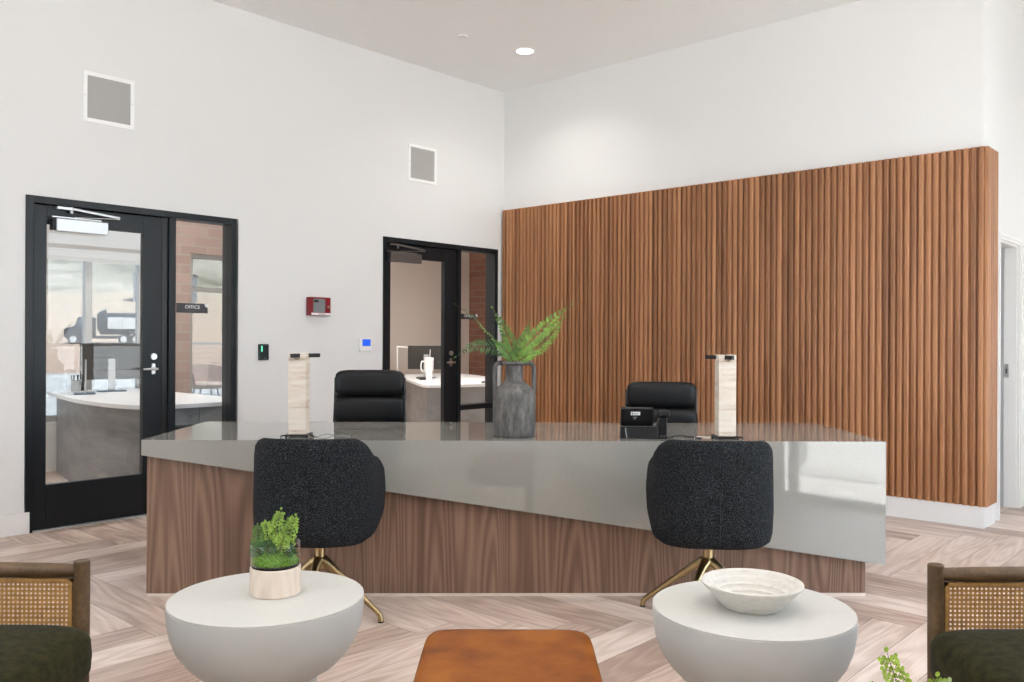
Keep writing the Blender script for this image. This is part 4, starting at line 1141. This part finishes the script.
def truck():
    p = out_pt(112, 100); z = ground_h(p)
    r = thing('tanker_truck', 'dark blue tanker truck parked on the dirt beyond the left office window', 'truck', (p.x, p.y, z), R(16))
    body = mat('truck_paint', (.012,.02,.032), .6, spec=.2); wh = mat('truck_white', (.6,.62,.62), .5)
    m = M(); m.cyl((-1.0,0,2.0),(4.0,0,2.0), 1.05, 32); m.lathe([(0,0)], seg=3); m.build('tank', body, r)
    m = M(); m.box(-.2, 3.4, -1.12, -1.0, 1.5, 2.6); m.box(.0,1.3,-1.14,-1.12,1.65,2.4, mi=0); m.build('side_sign', wh, r, smooth=False)
    M().tube([(-1.2,0,2.2),(-.6,0,2.2)], [.9,1.2], 24).build('drum_end', body, r)
    m = M(); m.prism([(-4.0,.7),(-4.0,1.5),(-3.1,1.75),(-2.8,2.6),(-1.6,2.6),(-1.6,.7)], -1.1, 1.1, axis='y'); m.build('cab', body, r, bevel=.06)
    m = M(); m.prism([(-2.95,1.8),(-2.7,2.45),(-1.9,2.45),(-1.9,1.8)], -1.13, 1.13, axis='y'); m.build('cab_window', mat('truck_window', (.12,.16,.19), .3), r, smooth=False)
    M().box(-4.0, 4.1, -.5, .5, .55, .85).build('chassis', BLACKM, r, smooth=False)
    for x in (-3.2, 1.2, 2.3, 3.4):
        for s in (-1, 1):
            w = M().cyl((x, s*.75, .5), (x, s*1.1, .5), .5, 24).build('wheel', mat('tyre', (.02,.02,.02), .8), r)
            M().cyl((x, s*1.1, .5), (x, s*1.12, .5), .3, 20).build('hub_cap', wh, w)
    m = M()
    m.box(1.7,3.9,-1.14,-1.02,.3+.75,1.15+.2); m.build('side_guard', body, r, smooth=False)
    r.scale = (1.2, 1.2, 1.2)
truck()
def shed():
    p = out_pt(160, 160); z = ground_h(p)
    r = thing('metal_shed', 'grey flat-roofed building beyond the truck outside the left office', 'building', (p.x, p.y, z-.3), R(10))
    M().box(-4, 6, -3, 3, 0, 5.2).build('walls', mat('shed_grey', (.30,.31,.33), .8), r, smooth=False)
    M().box(-4.2, 6.2, -3.2, 3.2, 5.2, 5.45).build('roof', mat('shed_roof', (.18,.18,.19), .8), r, smooth=False)
    M().box(-2.9, -1.4, -3.05, -3.0, 0, 2.8).build('door', mat('shed_door', (.45,.46,.48), .7), r, smooth=False)
shed()
BUSH = mat('desert_bush', (.055,.075,.028), .9, noise=.5, nscale=2)
def bush(u, d, s, label):
    p = out_pt(u, d); z = ground_h(p); g = random.Random(int(u*7))
    m = M()
    for k in range(150):
        a, b = g.uniform(0, 6.283), g.uniform(0, 1.5); rr = s*g.uniform(.6, 1)
        c_ = Vector((math.cos(a)*math.cos(b)*rr*1.2, math.sin(a)*math.cos(b)*rr, math.sin(b)*rr*.9+.1*s))
        d_ = Vector((g.uniform(-1,1), g.uniform(-1,1), g.uniform(-.2,1)))
        leaf_round(m, c_, d_, Vector((g.uniform(-1,1), g.uniform(-1,1), g.uniform(-1,1))), s*.55)
    o = m.build('desert_bush', BUSH, None, smooth=False, fix=False); o.location = (p.x, p.y, z-.1)
    tag(o, label, 'bush', 'bushes along the desert ridge')
for k, (u, d, s) in enumerate([(58,205,1.6),(66,205,1.2),(79,205,1.9),(98,205,1.7),(104,206,1.2),(118,204,2.4),(126,206,1.3),(133,205,1.6),(140,205,1.5)]):
    bush(u, d, s*.36, 'small dark desert bush on the ridge beyond the left office window')
def railing(x, label, ya=-12):
    r = thing('patio_railing', label, 'railing', (x, 0, 0), room=True, group='patio railings')
    m = M()
    for k in range(9): m.box(-.003, .003, ya, 14, .18+k*.105, .186+k*.105)
    m.build('rail_wires', LIGHTF, r, smooth=False)
    M().box(-.03,.03,ya,14,1.10,1.15).build('top_rail', LIGHTF, r, smooth=False)
    for k in range(14 if ya == -12 else 7): M().box(-.025,.025,ya+.05+k*1.85-.025,ya+.05+k*1.85+.025,0,1.10).build('post', LIGHTF, r, smooth=False)
railing(XR+2.0, 'metal patio railing outside the lounge windows, mirrored in the stone desk front')
railing(-11.5, 'thin metal railing at the edge of the patio outside the left office', 1.5)
def patio_chair():
    p = out_pt(206, 15.0)
    r = thing('patio_chair', 'beige tub chair with thin metal legs on the patio beyond the left sidelight', 'chair', (p.x, p.y, 0), R(40))
    m = M(); v, f = [], []
    N = 24
    for i in range(N+1):
        a = R(-125+250*i/N); top = .78-.14*(abs(i-N/2)/(N/2))**2
        for rr, z in ((.24,.38),(.33,.46),(.38,top),(.35,top),(.30,.48),(.20,.42)): v.append((rr*math.sin(a), rr*math.cos(a), z))
    for i in range(N):
        for k in range(5): f.append((i*6+k, (i+1)*6+k, (i+1)*6+k+1, i*6+k+1))
    m.add(v, f); m.build('shell', mat('beige_weave', (.42,.33,.29), .8), r)
    M().lathe([(0,.36),(.27,.37),(.30,.44),(.28,.47),(0,.48)], seg=30).build('seat', mat('beige_seat', (.45,.36,.31), .8), r)
    for k in range(4): a = R(45+90*k); M().cyl((.2*math.cos(a), .2*math.sin(a), .38), (.30*math.cos(a), .30*math.sin(a), 0), .011, 10, .008).build('leg', BLACKM, r)
patio_chair()

# ------------------------------------------------------------------ light
w = bpy.data.worlds.new('sky'); scene.world = w; w.use_nodes = True; nt = w.node_tree; nt.nodes.clear()
out = nt.nodes.new('ShaderNodeOutputWorld'); bg = nt.nodes.new('ShaderNodeBackground')
tc = nt.nodes.new('ShaderNodeTexCoord'); s = nt.nodes.new('ShaderNodeSeparateXYZ'); nt.links.new(tc.outputs['Generated'], s.inputs[0])
r_ = nt.nodes.new('ShaderNodeValToRGB'); e = r_.color_ramp.elements
e[0].position = 0; e[0].color = (.84,.88,.92,1); e[1].position = .6; e[1].color = (.55,.70,.95,1)
x_ = e.new(.12); x_.color = (.80,.90,1,1)
nt.links.new(s.outputs[2], r_.inputs[0]); nt.links.new(r_.outputs[0], bg.inputs[0]); bg.inputs[1].default_value = 4.5
nt.links.new(bg.outputs[0], out.inputs[0])
def sun(az_room, elev, strength):
    l = bpy.data.lights.new('sun', 'SUN'); l.energy = strength; l.angle = R(.6); l.color = (1,.97,.93)
    o = bpy.data.objects.new('sun', l); COL.objects.link(o)
    a = az_room + ANG; d = Vector((math.cos(a)*math.cos(elev), math.sin(a)*math.cos(elev), math.sin(elev)))
    o.rotation_euler = d.to_track_quat('Z', 'Y').to_euler()
sun(R(8), R(60), 20)

# ------------------------------------------------------------------ camera
cam = bpy.data.cameras.new('camera'); co = bpy.data.objects.new('camera', cam); COL.objects.link(co)
cam.sensor_width = 36; cam.lens = 862/1024*36; cam.shift_y = -1/1024*1.0; cam.clip_start = .05; cam.clip_end = 4000
co.matrix_world = Matrix.Translation((0, 0, 1.233)) @ Matrix.Rotation(R(90), 4, 'X') @ Matrix.Rotation(.0045, 4, 'Z')
scene.camera = co
vs = scene.view_settings; vs.view_transform = 'Standard'; vs.look = 'None'; vs.gamma = 1; vs.use_curve_mapping = False; vs.exposure = 0.5
scene.cycles.use_denoising = True; scene.cycles.max_bounces = 12; scene.cycles.diffuse_bounces = 6; scene.cycles.glossy_bounces = 6; scene.cycles.transparent_max_bounces = 24; scene.cycles.sample_clamp_indirect = 8
